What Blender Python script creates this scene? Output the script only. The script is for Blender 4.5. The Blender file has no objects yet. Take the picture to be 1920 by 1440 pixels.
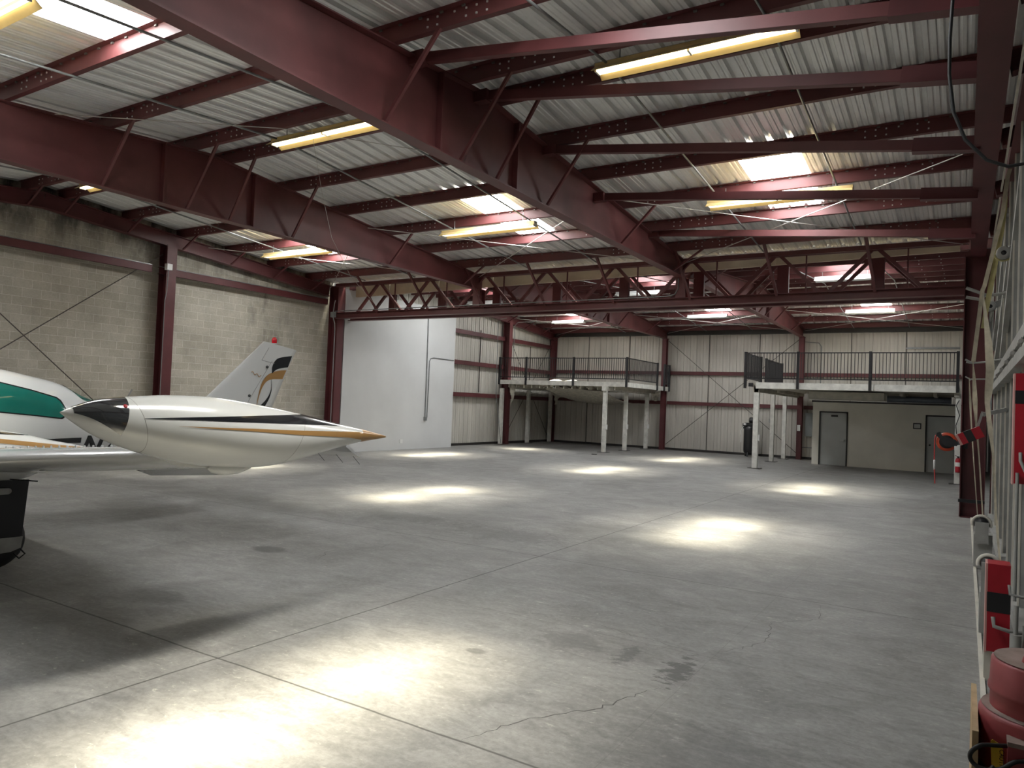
import bpy, math, random
from mathutils import Vector, Matrix
random.seed(7)
S = bpy.context.scene
COL = S.collection
V = Vector
PI = math.pi

# ------------------------------------------------------------------ materials
def nodes_of(name):
    m = bpy.data.materials.new(name); m.use_nodes = True
    nt = m.node_tree; nt.nodes.clear()
    out = nt.nodes.new('ShaderNodeOutputMaterial')
    return m, nt, out
class NT:
    def __init__(s, nt): s.nt = nt
    def n(s, t, **k):
        x = s.nt.nodes.new(t)
        for a, b in k.items(): setattr(x, a, b)
        return x
    def l(s, a, b): s.nt.links.new(a, b)
    def put(s, v, sock):
        if hasattr(v, 'is_output'): s.l(v, sock)
        else: sock.default_value = v
    def math(s, op, a, b=None, c=None, clamp=False):
        x = s.n('ShaderNodeMath', operation=op, use_clamp=clamp)
        s.put(a, x.inputs[0])
        if b is not None: s.put(b, x.inputs[1])
        if c is not None: s.put(c, x.inputs[2])
        return x.outputs[0]
    def pos(s): return s.n('ShaderNodeNewGeometry').outputs['Position']
    def sep(s, v):
        x = s.n('ShaderNodeSeparateXYZ'); s.l(v, x.inputs[0]); return x.outputs
    def comb(s, x, y, z):
        c = s.n('ShaderNodeCombineXYZ')
        for i, v in enumerate((x, y, z)): s.put(v, c.inputs[i])
        return c.outputs[0]
    def scale(s, v, sc):
        m = s.n('ShaderNodeVectorMath', operation='MULTIPLY'); s.l(v, m.inputs[0]); m.inputs[1].default_value = sc
        return m.outputs[0]
    def noise(s, v, sc, det=4, rough=.55, dist=0):
        x = s.n('ShaderNodeTexNoise'); s.l(v, x.inputs['Vector'])
        x.inputs['Scale'].default_value = sc; x.inputs['Detail'].default_value = det
        x.inputs['Roughness'].default_value = rough; x.inputs['Distortion'].default_value = dist
        return x.outputs['Fac']
    def ramp(s, f, stops):
        r = s.n('ShaderNodeValToRGB'); s.l(f, r.inputs[0])
        e = r.color_ramp.elements
        e[0].position, e[0].color = stops[0][0], col(stops[0][1])
        e[1].position, e[1].color = stops[-1][0], col(stops[-1][1])
        for p, c in stops[1:-1]:
            q = e.new(p); q.color = col(c)
        return r.outputs[0]
    def mix(s, f, a, b, mode='MIX'):
        x = s.n('ShaderNodeMix', data_type='RGBA', blend_type=mode)
        s.put(f, x.inputs[0])
        s.put(col(a) if isinstance(a, tuple) else a, x.inputs[6])
        s.put(col(b) if isinstance(b, tuple) else b, x.inputs[7])
        return x.outputs[2]
    def bump(s, h, st, d=.01):
        b = s.n('ShaderNodeBump'); b.inputs['Strength'].default_value = st; b.inputs['Distance'].default_value = d
        s.l(h, b.inputs['Height']); return b.outputs[0]
def col(c):
    if isinstance(c, (int, float)): c = (c, c, c)
    return (c[0], c[1], c[2], 1)
def pbr(name, c, rough=.5, metal=0, var=.12, vs=3.0, bump=0, spec=.5, coat=0, stretch=(1, 1, 1)):
    m, nt, out = nodes_of(name); N = NT(nt)
    b = N.n('ShaderNodeBsdfPrincipled')
    b.inputs['Roughness'].default_value = rough; b.inputs['Metallic'].default_value = metal
    b.inputs['Specular IOR Level'].default_value = spec; b.inputs['Coat Weight'].default_value = coat
    if var:
        p = N.scale(N.pos(), stretch)
        f = N.noise(p, vs, 5)
        lo = tuple(x * (1 - var * 1.6) for x in c); hi = tuple(min(1, x * (1 + var)) for x in c)
        N.l(N.ramp(f, [(.28, lo), (.7, hi)]), b.inputs['Base Color'])
        if bump: N.l(N.bump(N.noise(p, vs * 6, 3), bump), b.inputs['Normal'])
    else: b.inputs['Base Color'].default_value = col(c)
    N.l(b.outputs[0], out.inputs[0])
    return m
def emit(name, c, st):
    m, nt, out = nodes_of(name); N = NT(nt)
    e = N.n('ShaderNodeEmission'); e.inputs[0].default_value = col(c); e.inputs[1].default_value = st
    N.l(e.outputs[0], out.inputs[0]); return m

M = {}
M['steel'] = pbr('maroon_primer_steel', (.125, .036, .037), .5, 0, .22, 1.3)
M['steel_wall'] = pbr('maroon_column_steel', (.1, .024, .027), .5, 0, .2, 1.3)
M['bolt'] = pbr('zinc_bolt', (.62, .62, .6), .35, .5, 0)
M['clip'] = pbr('dull_clip', (.16, .15, .14), .5, .4, 0)
M['galv'] = pbr('galvanised_conduit', (.25, .26, .26), .4, .5, .15, 5)
M['cable'] = pbr('steel_rod', (.55, .53, .5), .4, .4, 0)
M['darkrod'] = pbr('dark_rod', (.09, .08, .07), .5, .2, 0)
M['white'] = pbr('white_drywall', (.6, .605, .6), .7, 0, .05, .6)
M['wallmetal'] = pbr('white_wall_sheet', (.54, .515, .465), .45, .1, .1, .8, stretch=(3, 3, .5))
M['wallseam'] = pbr('wall_seam', (.05, .045, .04), .7, 0, 0)
M['black'] = pbr('black_paint', (.012, .012, .014), .4, 0, 0)
M['whitepaint'] = pbr('chipped_white_paint', (.68, .67, .62), .55, 0, .14, 6)
M['beige'] = pbr('dirty_beige_panel', (.5, .47, .4), .75, 0, .2, 2.5)
M['office'] = pbr('beige_office_wall', (.86, .825, .73), .7, 0, .06, 1)
M['door'] = pbr('grey_door_paint', (.52, .535, .52), .5, 0, .05, 2)
M['frame'] = pbr('dark_door_frame', (.025, .022, .02), .5, 0, 0)
M['doorgrey'] = pbr('grey_hangar_door_sheet', (.22, .235, .235), .5, .1, .12, 2)
M['doortube'] = pbr('grey_hangar_door_tube', (.34, .34, .32), .5, .1, .15, 4)
M['doorpale'] = pbr('pale_paint_and_lit_edge', (.6, .57, .5), .5, 0, .1, 4)  # pale paint of small parts, and the painted lit edge of the door studs
M['strap'] = pbr('cream_webbing', (.55, .5, .38), .8, 0, .18, 9)
M['strapy'] = pbr('yellow_webbing', (.5, .45, .22), .8, 0, .15, 9)
M['padred'] = pbr('red_door_pad', (.38, .008, .02), .45, 0, .1, 6)
M['padpink'] = pbr('pad_edge_pink', (.55, .3, .27), .6, 0, 0)
M['pumpred'] = pbr('dusty_red_paint', (.3, .05, .055), .5, 0, .25, 6)
M['dust'] = pbr('dust_on_red', (.3, .22, .19), .85, 0, .2, 14)
M['yellow'] = pbr('yellow_paint', (.75, .48, .03), .5, 0, .12, 8)
M['wood'] = pbr('bare_wood', (.5, .36, .2), .7, 0, .2, 9)
M['rubber'] = pbr('black_rubber', (.013, .013, .014), .6, 0, .1, 6)
M['orange'] = pbr('orange_hose', (.5, .06, .02), .4, 0, .1, 9)
M['gutter'] = pbr('cream_gutter', (.62, .57, .43), .55, 0, .12, 1.5)
M['acwhite'] = pbr('aircraft_white', (.6, .61, .605), .22, 0, .02, 1, coat=.4)
M['acblack'] = pbr('aircraft_black_stripe', (.01, .011, .014), .2, 0, 0, coat=.4)
M['acgold'] = pbr('aircraft_gold_stripe', (.36, .2, .07), .3, .1, 0, coat=.3)
M['acgrey'] = pbr('aircraft_grey', (.3, .3, .29), .4, .3, .15, 6)
M['acblackmatt'] = pbr('gear_black', (.01, .011, .014), .5, 0, 0)
M['greenglass'] = pbr('green_window', (.012, .13, .105), .06, 0, .1, 2, spec=.6)
M['lens'] = pbr('dark_lens', (.03, .032, .036), .08, 0, 0, spec=1, coat=1)
M['redlens'] = pbr('red_beacon', (.6, .01, .02), .15, 0, 0)
M['paper'] = pbr('paper', (.75, .74, .7), .6, 0, 0)
M['plastic'] = pbr('white_plastic', (.72, .72, .7), .4, 0, 0)
M['insul'] = pbr('torn_insulation', (.48, .45, .38), .9, 0, .25, 8, bump=.4)
M['duct'] = pbr('duct_wrap', (.46, .44, .37), .8, 0, .15, 4, bump=.3)
M['duct2'] = pbr('bluish_duct', (.12, .14, .17), .4, .4, .1, 3)
M['reflector'] = pbr('tube_lit_reflector', (.86, .66, .3), .45, 0, .06, 4)  # yellow is the warm tube light put into the base colour
M['reflectorw'] = pbr('white_reflector', (.82, .84, .84), .45, 0, .05, 4)
M['housing'] = pbr('lamp_housing', (.3, .29, .27), .5, 0, 0)
M['tube'] = emit('lit_tube_warm', (1, .86, .56), 3.2)
M['tubew'] = emit('lit_tube_cool', (1, .97, .9), .9)
M['pinkcord'] = pbr('red_cord', (.4, .04, .04), .5, 0, 0)

def m_roof():
    m, nt, out = nodes_of('galvalume_roof_sheet'); N = NT(nt)
    b = N.n('ShaderNodeBsdfPrincipled'); b.inputs['Metallic'].default_value = .3
    p = N.pos()
    f = N.noise(N.scale(p, (2.2, .25, 1)), 2.0, 5, .6)
    f2 = N.noise(p, 9, 3, .6)
    c = N.ramp(f, [(.25, (.76, .77, .77)), (.5, (.88, .89, .88)), (.75, (.95, .96, .94))])
    c = N.mix(.2, c, N.ramp(f2, [(.3, (.55, .56, .56)), (.7, (.8, .8, .78))]))
    N.l(c, b.inputs['Base Color'])
    N.l(N.math('MULTIPLY_ADD', f, .2, .25), b.inputs['Roughness'])
    N.l(b.outputs[0], out.inputs[0]); return m
M['roof'] = m_roof()

def m_sky():
    m, nt, out = nodes_of('translucent_skylight'); N = NT(nt)
    e = N.n('ShaderNodeEmission'); e.inputs[0].default_value = (.97, .985, 1, 1); e.inputs[1].default_value = SKYL
    t = N.n('ShaderNodeBsdfTransparent'); t.inputs[0].default_value = (.7, .7, .66, 1)
    a = N.n('ShaderNodeAddShader'); N.l(e.outputs[0], a.inputs[0]); N.l(t.outputs[0], a.inputs[1])
    N.l(a.outputs[0], out.inputs[0]); return m
SKYL = 11.0
M['sky'] = m_sky()

def m_block():
    m, nt, out = nodes_of('concrete_block_wall'); N = NT(nt)
    p = N.pos(); x, y, z = N.sep(p)
    br = N.n('ShaderNodeTexBrick', offset=.5)
    N.l(N.comb(y, z, 0), br.inputs['Vector'])
    br.inputs['Scale'].default_value = 1; br.inputs['Brick Width'].default_value = .406
    br.inputs['Row Height'].default_value = .203; br.inputs['Mortar Size'].default_value = .007
    br.inputs['Mortar Smooth'].default_value = .2; br.inputs['Bias'].default_value = -.1
    br.inputs['Color1'].default_value = (.47, .435, .36, 1); br.inputs['Color2'].default_value = (.54, .505, .43, 1)
    br.inputs['Mortar'].default_value = (.66, .63, .56, 1)
    c = br.outputs['Color']
    n1 = N.noise(p, 1.1, 6, .62); n2 = N.noise(N.scale(p, (1, 1, .45)), 2.4, 5, .65); n3 = N.noise(p, 30, 4, .6)
    c = N.mix(.8, c, N.ramp(n1, [(.3, .7), (.6, 1.0)]), 'MULTIPLY')
    c = N.mix(.5, c, N.ramp(n3, [(.3, .7), (.7, 1.05)]), 'MULTIPLY')
    # damp dirt below the rake and a pale run-off patch
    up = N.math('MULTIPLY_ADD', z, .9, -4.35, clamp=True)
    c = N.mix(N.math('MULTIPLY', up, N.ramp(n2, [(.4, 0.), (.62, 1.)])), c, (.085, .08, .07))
    dy = N.math('ABSOLUTE', N.math('ADD', y, -15.0)); band = N.math('SUBTRACT', 1.0, N.math('MULTIPLY', dy, .75), clamp=True)
    c = N.mix(N.math('MULTIPLY', band, N.ramp(n2, [(.5, 0.), (.66, .7)])), c, (.14, .13, .11))
    white = N.math('MULTIPLY', N.ramp(N.noise(p, 3.5, 6, .7, .6), [(.61, 0.), (.68, .55)]), N.math('MULTIPLY_ADD', z, .4, -1.2, clamp=True))
    c = N.mix(white, c, (.52, .50, .45))
    b = N.n('ShaderNodeBsdfPrincipled'); b.inputs['Roughness'].default_value = .9
    N.l(c, b.inputs['Base Color'])
    h = N.math('SUBTRACT', N.math('MULTIPLY', n3, .25), br.outputs['Fac'])
    N.l(N.bump(h, .6, .012), b.inputs['Normal'])
    N.l(b.outputs[0], out.inputs[0]); return m
M['block'] = m_block()

def m_floor():
    m, nt, out = nodes_of('worn_concrete_floor'); N = NT(nt)
    p = N.pos(); x, y, z = N.sep(p)
    n0 = N.noise(p, .33, 5, .6, .4); n1 = N.noise(p, 1.3, 7, .66, 1.0); n2 = N.noise(N.scale(p, (.55, 1.5, 1)), 4.2, 7, .7, 1.4)
    n3 = N.noise(p, 26, 5, .65); n4 = N.noise(p, 110, 3, .6)
    c = N.ramp(n1, [(.28, (.196, .191, .181)), (.5, (.262, .256, .245)), (.72, (.332, .326, .312))])
    c = N.mix(.55, c, N.ramp(n0, [(.3, .72), (.68, 1.08)]), 'MULTIPLY')
    c = N.mix(.8, c, N.ramp(n2, [(.3, .62), (.68, 1.16)]), 'MULTIPLY')
    c = N.mix(.6, c, N.ramp(n3, [(.3, .66), (.7, 1.16)]), 'MULTIPLY')
    c = N.mix(.25, c, N.ramp(n4, [(.3, .75), (.7, 1.15)]), 'MULTIPLY')
    # pale laitance flakes
    fl = N.math('MULTIPLY', N.ramp(N.noise(N.scale(p, (.7, 1.4, 1)), 15, 7, .75, .4), [(.585, 0.), (.68, .9)]), N.ramp(N.noise(p, .55, 3, .5), [(.38, .15), (.62, .9)]))
    c = N.mix(fl, c, (.47, .45, .40))
    # oil spots and damp marks, each at its own place on the slab
    for (sx, sy, rx, ry, st, nz) in ((-7.1, 6.02, .26, .17, .6, .15), (-1.72, 5.2, .10, .27, .7, .95), (-2.15, 5.28, .08, .2, .55, .9), (-2.65, 5.3, .3, .22, .35, .4),
                                     (-3.1, 4.62, .09, .06, .5, .2), (-5.6, 8.9, .9, .5, .35, .5), (-4.4, 10.2, 1.0, .9, .3, .5), (-7.6, 9.1, 1.1, .4, .28, .5), (-1.0, 3.9, .7, .5, .22, .6), (-6.2, 4.0, .35, .2, .3, .3)):
        dx = N.math('DIVIDE', N.math('ADD', x, -sx), rx); dy = N.math('DIVIDE', N.math('ADD', y, -sy), ry)
        d = N.math('SQRT', N.math('ADD', N.math('MULTIPLY', dx, dx), N.math('MULTIPLY', dy, dy)))
        d = N.math('ADD', d, N.math('MULTIPLY', N.math('ADD', N.noise(N.scale(p, (1, 1.8, 1)), 7, 4, .7), -.5), nz * 5))
        k = N.math('MULTIPLY', N.math('SUBTRACT', 1.15, d, clamp=True), st * 2.2, clamp=True)
        k = N.math('MINIMUM', k, st)
        c = N.mix(k, c, (.045, .045, .042))
    # saw-cut control joints
    wob = N.math('MULTIPLY', N.math('ADD', N.noise(p, 2.5, 3, .5), -.5), .03)
    for ax, v, w, st in (('y', 3.36, .011, .8), ('y', 7.95, .009, .75), ('y', 12.5, .009, .55), ('y', 17.02, .02, .7), ('y', 22.0, .012, .4), ('y', 27.5, .012, .3), ('x', -4.44, .011, .8), ('x', -10.5, .009, .5), ('y', 5.62, .005, .35), ('x', -1.6, .004, .2)):
        a = N.math('ABSOLUTE', N.math('ADD', N.math('ADD', y if ax == 'y' else x, -v), wob))
        k = N.math('MULTIPLY', N.math('SUBTRACT', 1.0, N.math('DIVIDE', a, w * 1.1), clamp=True), 1.6, clamp=True)
        c = N.mix(N.math('MULTIPLY', k, st), c, (.03, .028, .025))
        e = N.math('MULTIPLY', N.math('SUBTRACT', 1.0, N.math('DIVIDE', N.math('ABSOLUTE', N.math('ADD', a, -w * 2.6)), w * .9), clamp=True), N.ramp(N.noise(p, 3, 5, .7), [(.66, 0.), (.72, .4)]))
        c = N.mix(e, c, (.5, .48, .43))
    b = N.n('ShaderNodeBsdfPrincipled'); N.l(c, b.inputs['Base Color'])
    N.l(N.math('MULTIPLY_ADD', n2, .28, .42), b.inputs['Roughness'])
    b.inputs['Specular IOR Level'].default_value = .4
    N.l(N.bump(N.math('ADD', N.math('MULTIPLY', n3, .6), n2), .12, .01), b.inputs['Normal'])
    N.l(b.outputs[0], out.inputs[0]); return m
M['floor'] = m_floor()

# ------------------------------------------------------------------ mesh helpers
class MB:
    def __init__(s): s.v = []; s.f = []; s.m = []; s.sm = []
    def add(s, vs, fs, m=0, sm=False):
        o = len(s.v); s.v += [tuple(q) for q in vs]
        for f in fs: s.f.append([i + o for i in f]); s.m.append(m); s.sm.append(sm)
        return s
    def box(s, x0, x1, y0, y1, z0, z1, m=0):
        vs = [(x, y, z) for x in (x0, x1) for y in (y0, y1) for z in (z0, z1)]
        return s.add(vs, [(0, 1, 3, 2), (4, 6, 7, 5), (0, 4, 5, 1), (2, 3, 7, 6), (0, 2, 6, 4), (1, 5, 7, 3)], m)
    def bar(s, p, q, w, h, up=(0, 0, 1), m=0):
        p, q = V(p), V(q); d = (q - p).normalized(); u = V(up)
        if abs(d.dot(u)) > .98: u = V((0, 1, 0))
        a = d.cross(u).normalized(); b = a.cross(d).normalized()
        vs = [r + a * i * w / 2 + b * j * h / 2 for r in (p, q) for i, j in ((-1, -1), (1, -1), (1, 1), (-1, 1))]
        return s.add(vs, [(3, 2, 1, 0), (4, 5, 6, 7), (0, 1, 5, 4), (1, 2, 6, 5), (2, 3, 7, 6), (3, 0, 4, 7)], m)
    def tube(s, pts, r, n=8, m=0, cap=True):
        pts = [V(p) for p in pts]; rings = []; pa = None
        for i, p in enumerate(pts):
            d = (pts[min(i + 1, len(pts) - 1)] - pts[max(i - 1, 0)]).normalized()
            if pa is None: a = d.cross(V((0, 0, 1)) if abs(d.z) < .9 else V((1, 0, 0))).normalized()
            else: a = (pa - d * pa.dot(d)).normalized()
            pa = a; b = d.cross(a)
            rr = r[i] if isinstance(r, (list, tuple)) else r
            rings.append([p + (a * math.cos(t) + b * math.sin(t)) * rr for t in [2 * PI * k / n for k in range(n)]])
        return s.loft(rings, m, cap)
    def loft(s, rings, m=0, cap=True, sm=True, closed=True):
        n = len(rings[0]); vs = [q for r in rings for q in r]; fs = []
        for i in range(len(rings) - 1):
            for k in range(n if closed else n - 1):
                k2 = (k + 1) % n
                fs.append((i * n + k, i * n + k2, (i + 1) * n + k2, (i + 1) * n + k))
        s.add(vs, fs, m, sm)
        if cap and closed:
            s.add(rings[0], [tuple(range(n))[::-1]], m); s.add(rings[-1], [tuple(range(n))], m)
        return s
    def lathe(s, c, prof, n=24, axis='z', m=0, ring=False):
        c = V(c); rings = []
        if ring: prof = list(prof) + [prof[0]]
        for r, h in prof:
            ring_ = []; r = max(r, .0008)
            for k in range(n):
                t = 2 * PI * k / n; a, b = r * math.cos(t), r * math.sin(t)
                ring_.append(c + (V((a, b, h)) if axis == 'z' else V((a, h, b)) if axis == 'y' else V((h, a, b))))
            rings.append(ring_)
        return s.loft(rings, m, not ring)
    def grid(s, rows, m=0, sm=True):
        return s.loft(rows, m, False, sm, False)
    def ibeam(s, p, q, w, h, tf=.014, tw=.012, up=(0, 0, 1), m=0):
        p, q = V(p), V(q); d = (q - p).normalized(); u = V(up)
        a = d.cross(u).normalized(); b = a.cross(d).normalized()
        s.bar(p, q, tw, h - 2 * tf, up, m)
        for k in (-1, 1): s.bar(p + b * k * (h / 2 - tf / 2), q + b * k * (h / 2 - tf / 2), w, tf, up, m)
        return s
    def build(s, name, mats, parent=None):
        me = bpy.data.meshes.new(name); me.from_pydata(s.v, [], s.f)
        for k in (mats if isinstance(mats, (list, tuple)) else [mats]): me.materials.append(M[k])
        me.polygons.foreach_set('material_index', s.m); me.polygons.foreach_set('use_smooth', s.sm)
        me.update()
        o = bpy.data.objects.new(name, me); COL.objects.link(o)
        if parent is not None: put_under(o, parent)
        return o
def world_loc(o):
    l = V(o.location)
    return l
ORIG = {}
def put_under(o, parent):
    o.parent = parent
    root = parent
    while root.parent: root = root.parent
    if parent is root: o.matrix_parent_inverse = Matrix.Translation(-V(root.location))
    return o
def tag(o, label, cat, group=None, kind=None):
    o['label'] = label; o['category'] = cat
    if group: o['group'] = group
    if kind: o['kind'] = kind
    return o
def thing(name, label, cat, loc=(0, 0, 0), group=None, kind='thing'):
    o = bpy.data.objects.new(name, None); COL.objects.link(o); o.location = loc; o.empty_display_size = .2
    return tag(o, label, cat, group, kind)
def struct(o, label=None, cat=None):
    o['kind'] = 'structure'
    if label: o['label'] = label
    if cat: o['category'] = cat
    return o
def kids(o): return [c for c in list(COL.objects) if c.parent is o]
def dup(root, delta, label=None, group=None):
    r = root.copy(); COL.objects.link(r); r.location = V(root.location) + V(delta)
    if label: r['label'] = label
    if group: r['group'] = group
    for ch in kids(root):
        c = ch.copy(); COL.objects.link(c); c.parent = r; c.matrix_parent_inverse = ch.matrix_parent_inverse.copy()
        for g in kids(ch):
            d = g.copy(); COL.objects.link(d); d.parent = c; d.matrix_parent_inverse = g.matrix_parent_inverse.copy()
    return r
def lerp(a, b, t): return a + (b - a) * t
def cat_interp(tab, y):
    """smooth interpolation of table rows (key, v1, v2 ...)"""
    n = len(tab)
    if y <= tab[0][0]: return tab[0][1:]
    if y >= tab[-1][0]: return tab[-1][1:]
    i = max(k for k in range(n - 1) if tab[k][0] <= y)
    t = (y - tab[i][0]) / (tab[i + 1][0] - tab[i][0]); res = []
    for c in range(1, len(tab[0])):
        p1, p2 = tab[i][c], tab[i + 1][c]
        h = tab[i + 1][0] - tab[i][0]
        m1 = (p2 - tab[i - 1][c]) / (tab[i + 1][0] - tab[i - 1][0]) * h if i > 0 else (p2 - p1)
        m2 = (tab[i + 2][c] - p1) / (tab[i + 2][0] - tab[i][0]) * h if i + 2 < n else (p2 - p1)
        res.append((2*t**3 - 3*t**2 + 1)*p1 + (t**3 - 2*t**2 + t)*m1 + (-2*t**3 + 3*t**2)*p2 + (t**3 - t**2)*m2)
    return res
def lin(tab, y):
    if y <= tab[0][0]: return tab[0][1]
    for a, b in zip(tab, tab[1:]):
        if y <= b[0]: return lerp(a[1], b[1], (y - a[0]) / (b[0] - a[0]))
    return tab[-1][1]
def text_mesh(name, cu, mat):
    """lettering as a real mesh"""
    t = bpy.data.objects.new('lettering_source', cu); COL.objects.link(t)
    dg = bpy.context.evaluated_depsgraph_get()
    me = bpy.data.meshes.new_from_object(t.evaluated_get(dg)); me.materials.clear(); me.materials.append(M[mat])
    bpy.data.objects.remove(t); me.name = name
    o = bpy.data.objects.new(name, me); COL.objects.link(o); return o
ORD = ['first', 'second', 'third', 'fourth', 'fifth', 'sixth', 'seventh', 'eighth', 'ninth', 'tenth', 'eleventh', 'twelfth', 'thirteenth', 'fourteenth']

# ------------------------------------------------------------------ main dimensions (metres; camera stands at X 0, Y 0)
XL, XR = -18.25, .75
R1, R2, RL = -12.0, -5.95, -18.0
Y0, RIDGE, YV = -.95, 8.35, 17.3
YV2, RIDGE2, YE = 17.95, 25.2, 33.1
def pb(y):   # underside of the purlins
    return 6.26 - abs(y - RIDGE) / 12 if y < 17.62 else 6.18 - abs(y - RIDGE2) / 12
PH = .2
def sheet(y): return pb(y) + PH + .006

# ------------------------------------------------------------------ setting
f = MB()
f.box(XL - .3, .95, Y0 - .3, YE + .3, -.2, 0)
floor = struct(f.build('floor', 'floor'))
def jag(pts, w, seed):
    rnd = random.Random(seed); L = []
    P = [V((a, b, 0)) for a, b in pts]
    for a, b in zip(P, P[1:]):
        n = max(2, int((b - a).length / .05))
        for k in range(n): L.append(a.lerp(b, k / n) + V((rnd.uniform(-.02, .02), rnd.uniform(-.02, .02), 0)))
    L.append(P[-1]); rows = []
    for i, q in enumerate(L):
        d = (L[min(i + 1, len(L) - 1)] - L[max(i - 1, 0)]).normalized(); s = V((-d.y, d.x, 0))
        ww = w * rnd.uniform(.4, 1) * min(1, 4 * min(i + .5, len(L) - i) / len(L))
        rows.append([q + s * ww + V((0, 0, .0006)), q - s * ww + V((0, 0, .0006))])
    return rows
cr = MB()
for i, (pts, w) in enumerate((([(-2.35, 3.35), (-2.2, 3.8), (-1.9, 4.25), (-1.72, 4.8)], .006), ([(-1.75, 5.6), (-1.5, 5.95), (-1.35, 6.3), (-1.45, 6.9), (-1.1, 7.3), (-1.2, 7.9)], .004),
                              ([(-6.2, 5.9), (-6.5, 6.4), (-6.2, 7.0), (-6.4, 7.6)], .004), ([(-2.9, 5.9), (-2.3, 5.75), (-1.6, 5.65)], .003))):
    cr.grid(jag(pts, w, i), 0, False)
cr.build('crack', 'frame', floor)

# roof sheets, ribbed, with openings where the skylights lie
PIT = .305; XA = -3.3
PROF = [(-.046, 0), (-.026, .055), (.026, .055), (.046, 0), (.098, 0), (.112, .009), (.128, .009), (.142, 0), (.182, 0), (.196, .009), (.212, .009), (.226, 0)]
PROFW = [(-.026, 0), (-.016, .026), (.016, .026), (.026, 0), (.118, 0), (.122, .007), (.132, .007), (.136, 0), (.172, 0), (.176, .007), (.186, .007), (.190, 0)]
def prof_pts(k0, k1, anchor=XA):
    return [(anchor + k * PIT + u, h) for k in range(k0, k1) for u, h in PROF]
SKY = []
for gx in (-19, 0, -40):
    x0 = XA + gx * PIT
    nm = {-19: 'middle bay', 0: 'right bay', -40: 'left bay'}[gx]
    SKY += [(x0, x0 + 3 * PIT, 11.85, 14.8, nm, 'past the ridge of the near roof'),
            (x0, x0 + 3 * PIT, 3.4 if gx == 0 else 1.95, 6.4 if gx == 0 else 4.95, nm, 'before the ridge of the near roof'),
            (x0, x0 + 3 * PIT, 20.4, 23.4, nm, 'before the ridge of the far roof'),
            (x0, x0 + 3 * PIT, 27.3, 30.3, nm, 'past the ridge of the far roof')]
rf = MB()
pts = prof_pts(-49, 15)
def slope(ya, yb):
    ys = sorted({ya, yb} | {s[2] for s in SKY if ya < s[2] < yb} | {s[3] for s in SKY if ya < s[3] < yb})
    for a, b in zip(ys, ys[1:]):
        for (u0, h0), (u1, h1) in zip(pts, pts[1:]):
            mx = (u0 + u1) / 2
            if any(s[0] - .02 < mx < s[1] - .02 and s[2] - .01 <= a and b <= s[3] + .01 for s in SKY): continue
            rf.add([(u0, a, SH(a, ya, yb) + h0), (u1, a, SH(a, ya, yb) + h1), (u1, b, SH(b, ya, yb) + h1), (u0, b, SH(b, ya, yb) + h0)], [(0, 1, 2, 3)])
def SH(y, ya, yb):
    if ya < 17.6: return 6.26 - abs(y - RIDGE) / 12 + PH + .006
    return 6.18 - abs(y - RIDGE2) / 12 + PH + .006
slope(Y0 - .2, RIDGE); slope(RIDGE, 17.62); slope(17.7, RIDGE2); slope(RIDGE2, YE + .2)
struct(rf.build('ceiling', 'roof'))
for i, (x0, x1, ya, yb, nm, wh) in enumerate(SKY):
    b = MB(); sp = [(u, h) for u, h in pts if x0 - .05 < u < x1 + .05]
    sg = 0 if yb < 17 else 18
    rows = [[(u, y, SH(y, sg, sg) + h + .004) for u, h in sp] for y in (ya - .06, (ya + yb) / 2, yb + .06)]
    b.grid(rows, 0, False)
    tag(b.build('skylight', 'sky'), f'bright ribbed translucent skylight panel in the {nm}, {wh}', 'skylight', 'skylight panels in the roof', 'thing')

# walls
w = MB(); w.box(XL - .2, XL, Y0 - .3, 17.5, -.1, 6.9); struct(w.build('wall_left', 'block'))
w = MB(); w.box(XL - .2, .95, Y0 - .3, Y0, -.1, 7); struct(w.build('wall_front', 'wallmetal'))
w = MB(); w.box(.78, .95, Y0, YE, 5.0, 7); w.box(.78, .95, 17.2, YE, -.1, 5.0)
struct(w.build('wall_right', 'doorgrey'))
def rib_wall(name, axis, c, a, b, z1, anchor, out, mat='wallmetal'):
    k0 = int((a - anchor) / PIT) - 1; k1 = int((b - anchor) / PIT) + 2
    P = [(anchor + k * PIT + u, h) for k in range(k0, k1) for u, h in PROFW if a <= anchor + k * PIT + u <= b]
    rows = []
    for z in (-.02, z1):
        rows.append([((u, c + out * h, z) if axis == 'x' else (c + out * h, u, z)) for u, h in P])
    m = MB(); m.grid(rows, 0, False)
    # solid backing behind the sheet
    if axis == 'x': m.box(a - .3, b + .3, c + out * .05 if out > 0 else c - .15, c + .15 if out > 0 else c - .05, -.1, z1 + .9)
    else: m.box(c - .2, c - .05, a - .2, b + .3, -.1, z1 + .9)
    return struct(m.build(name, mat))
rib_wall('wall_rear', 'x', YE, XL, .8, 5.75, -18.2, 1)
rib_wall('wall_left_rear', 'y', XL, 17.5, YE, 6.3, 17.6, -1)
s = MB()
for x in (-16.1, -13.9, -10.0, -7.75, -4.05, -2.05): s.box(x - .012, x + .012, YE - .035, YE - .005, 0.02, 5.5)
s.build('wall_seam', 'wallseam', bpy.data.objects['wall_rear'])
s = MB()
for y, z0, z1 in ((24.6, 2.35, 5.15), (26.55, 2.3, 5.05), (30.9, 2.3, 4.7)): s.box(XL + .005, XL + .035, y - .012, y + .012, z0, z1)
s.build('wall_seam', 'wallseam', bpy.data.objects['wall_left_rear'])
b = MB(); b.box(XL, -.1, YE - .06, YE - .0, 0, .1); struct(b.build('baseboard_rear', 'frame'))
b = MB(); b.box(XL, XL + .06, 24, YE, 0, .1); struct(b.build('baseboard_left', 'frame'))
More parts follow.
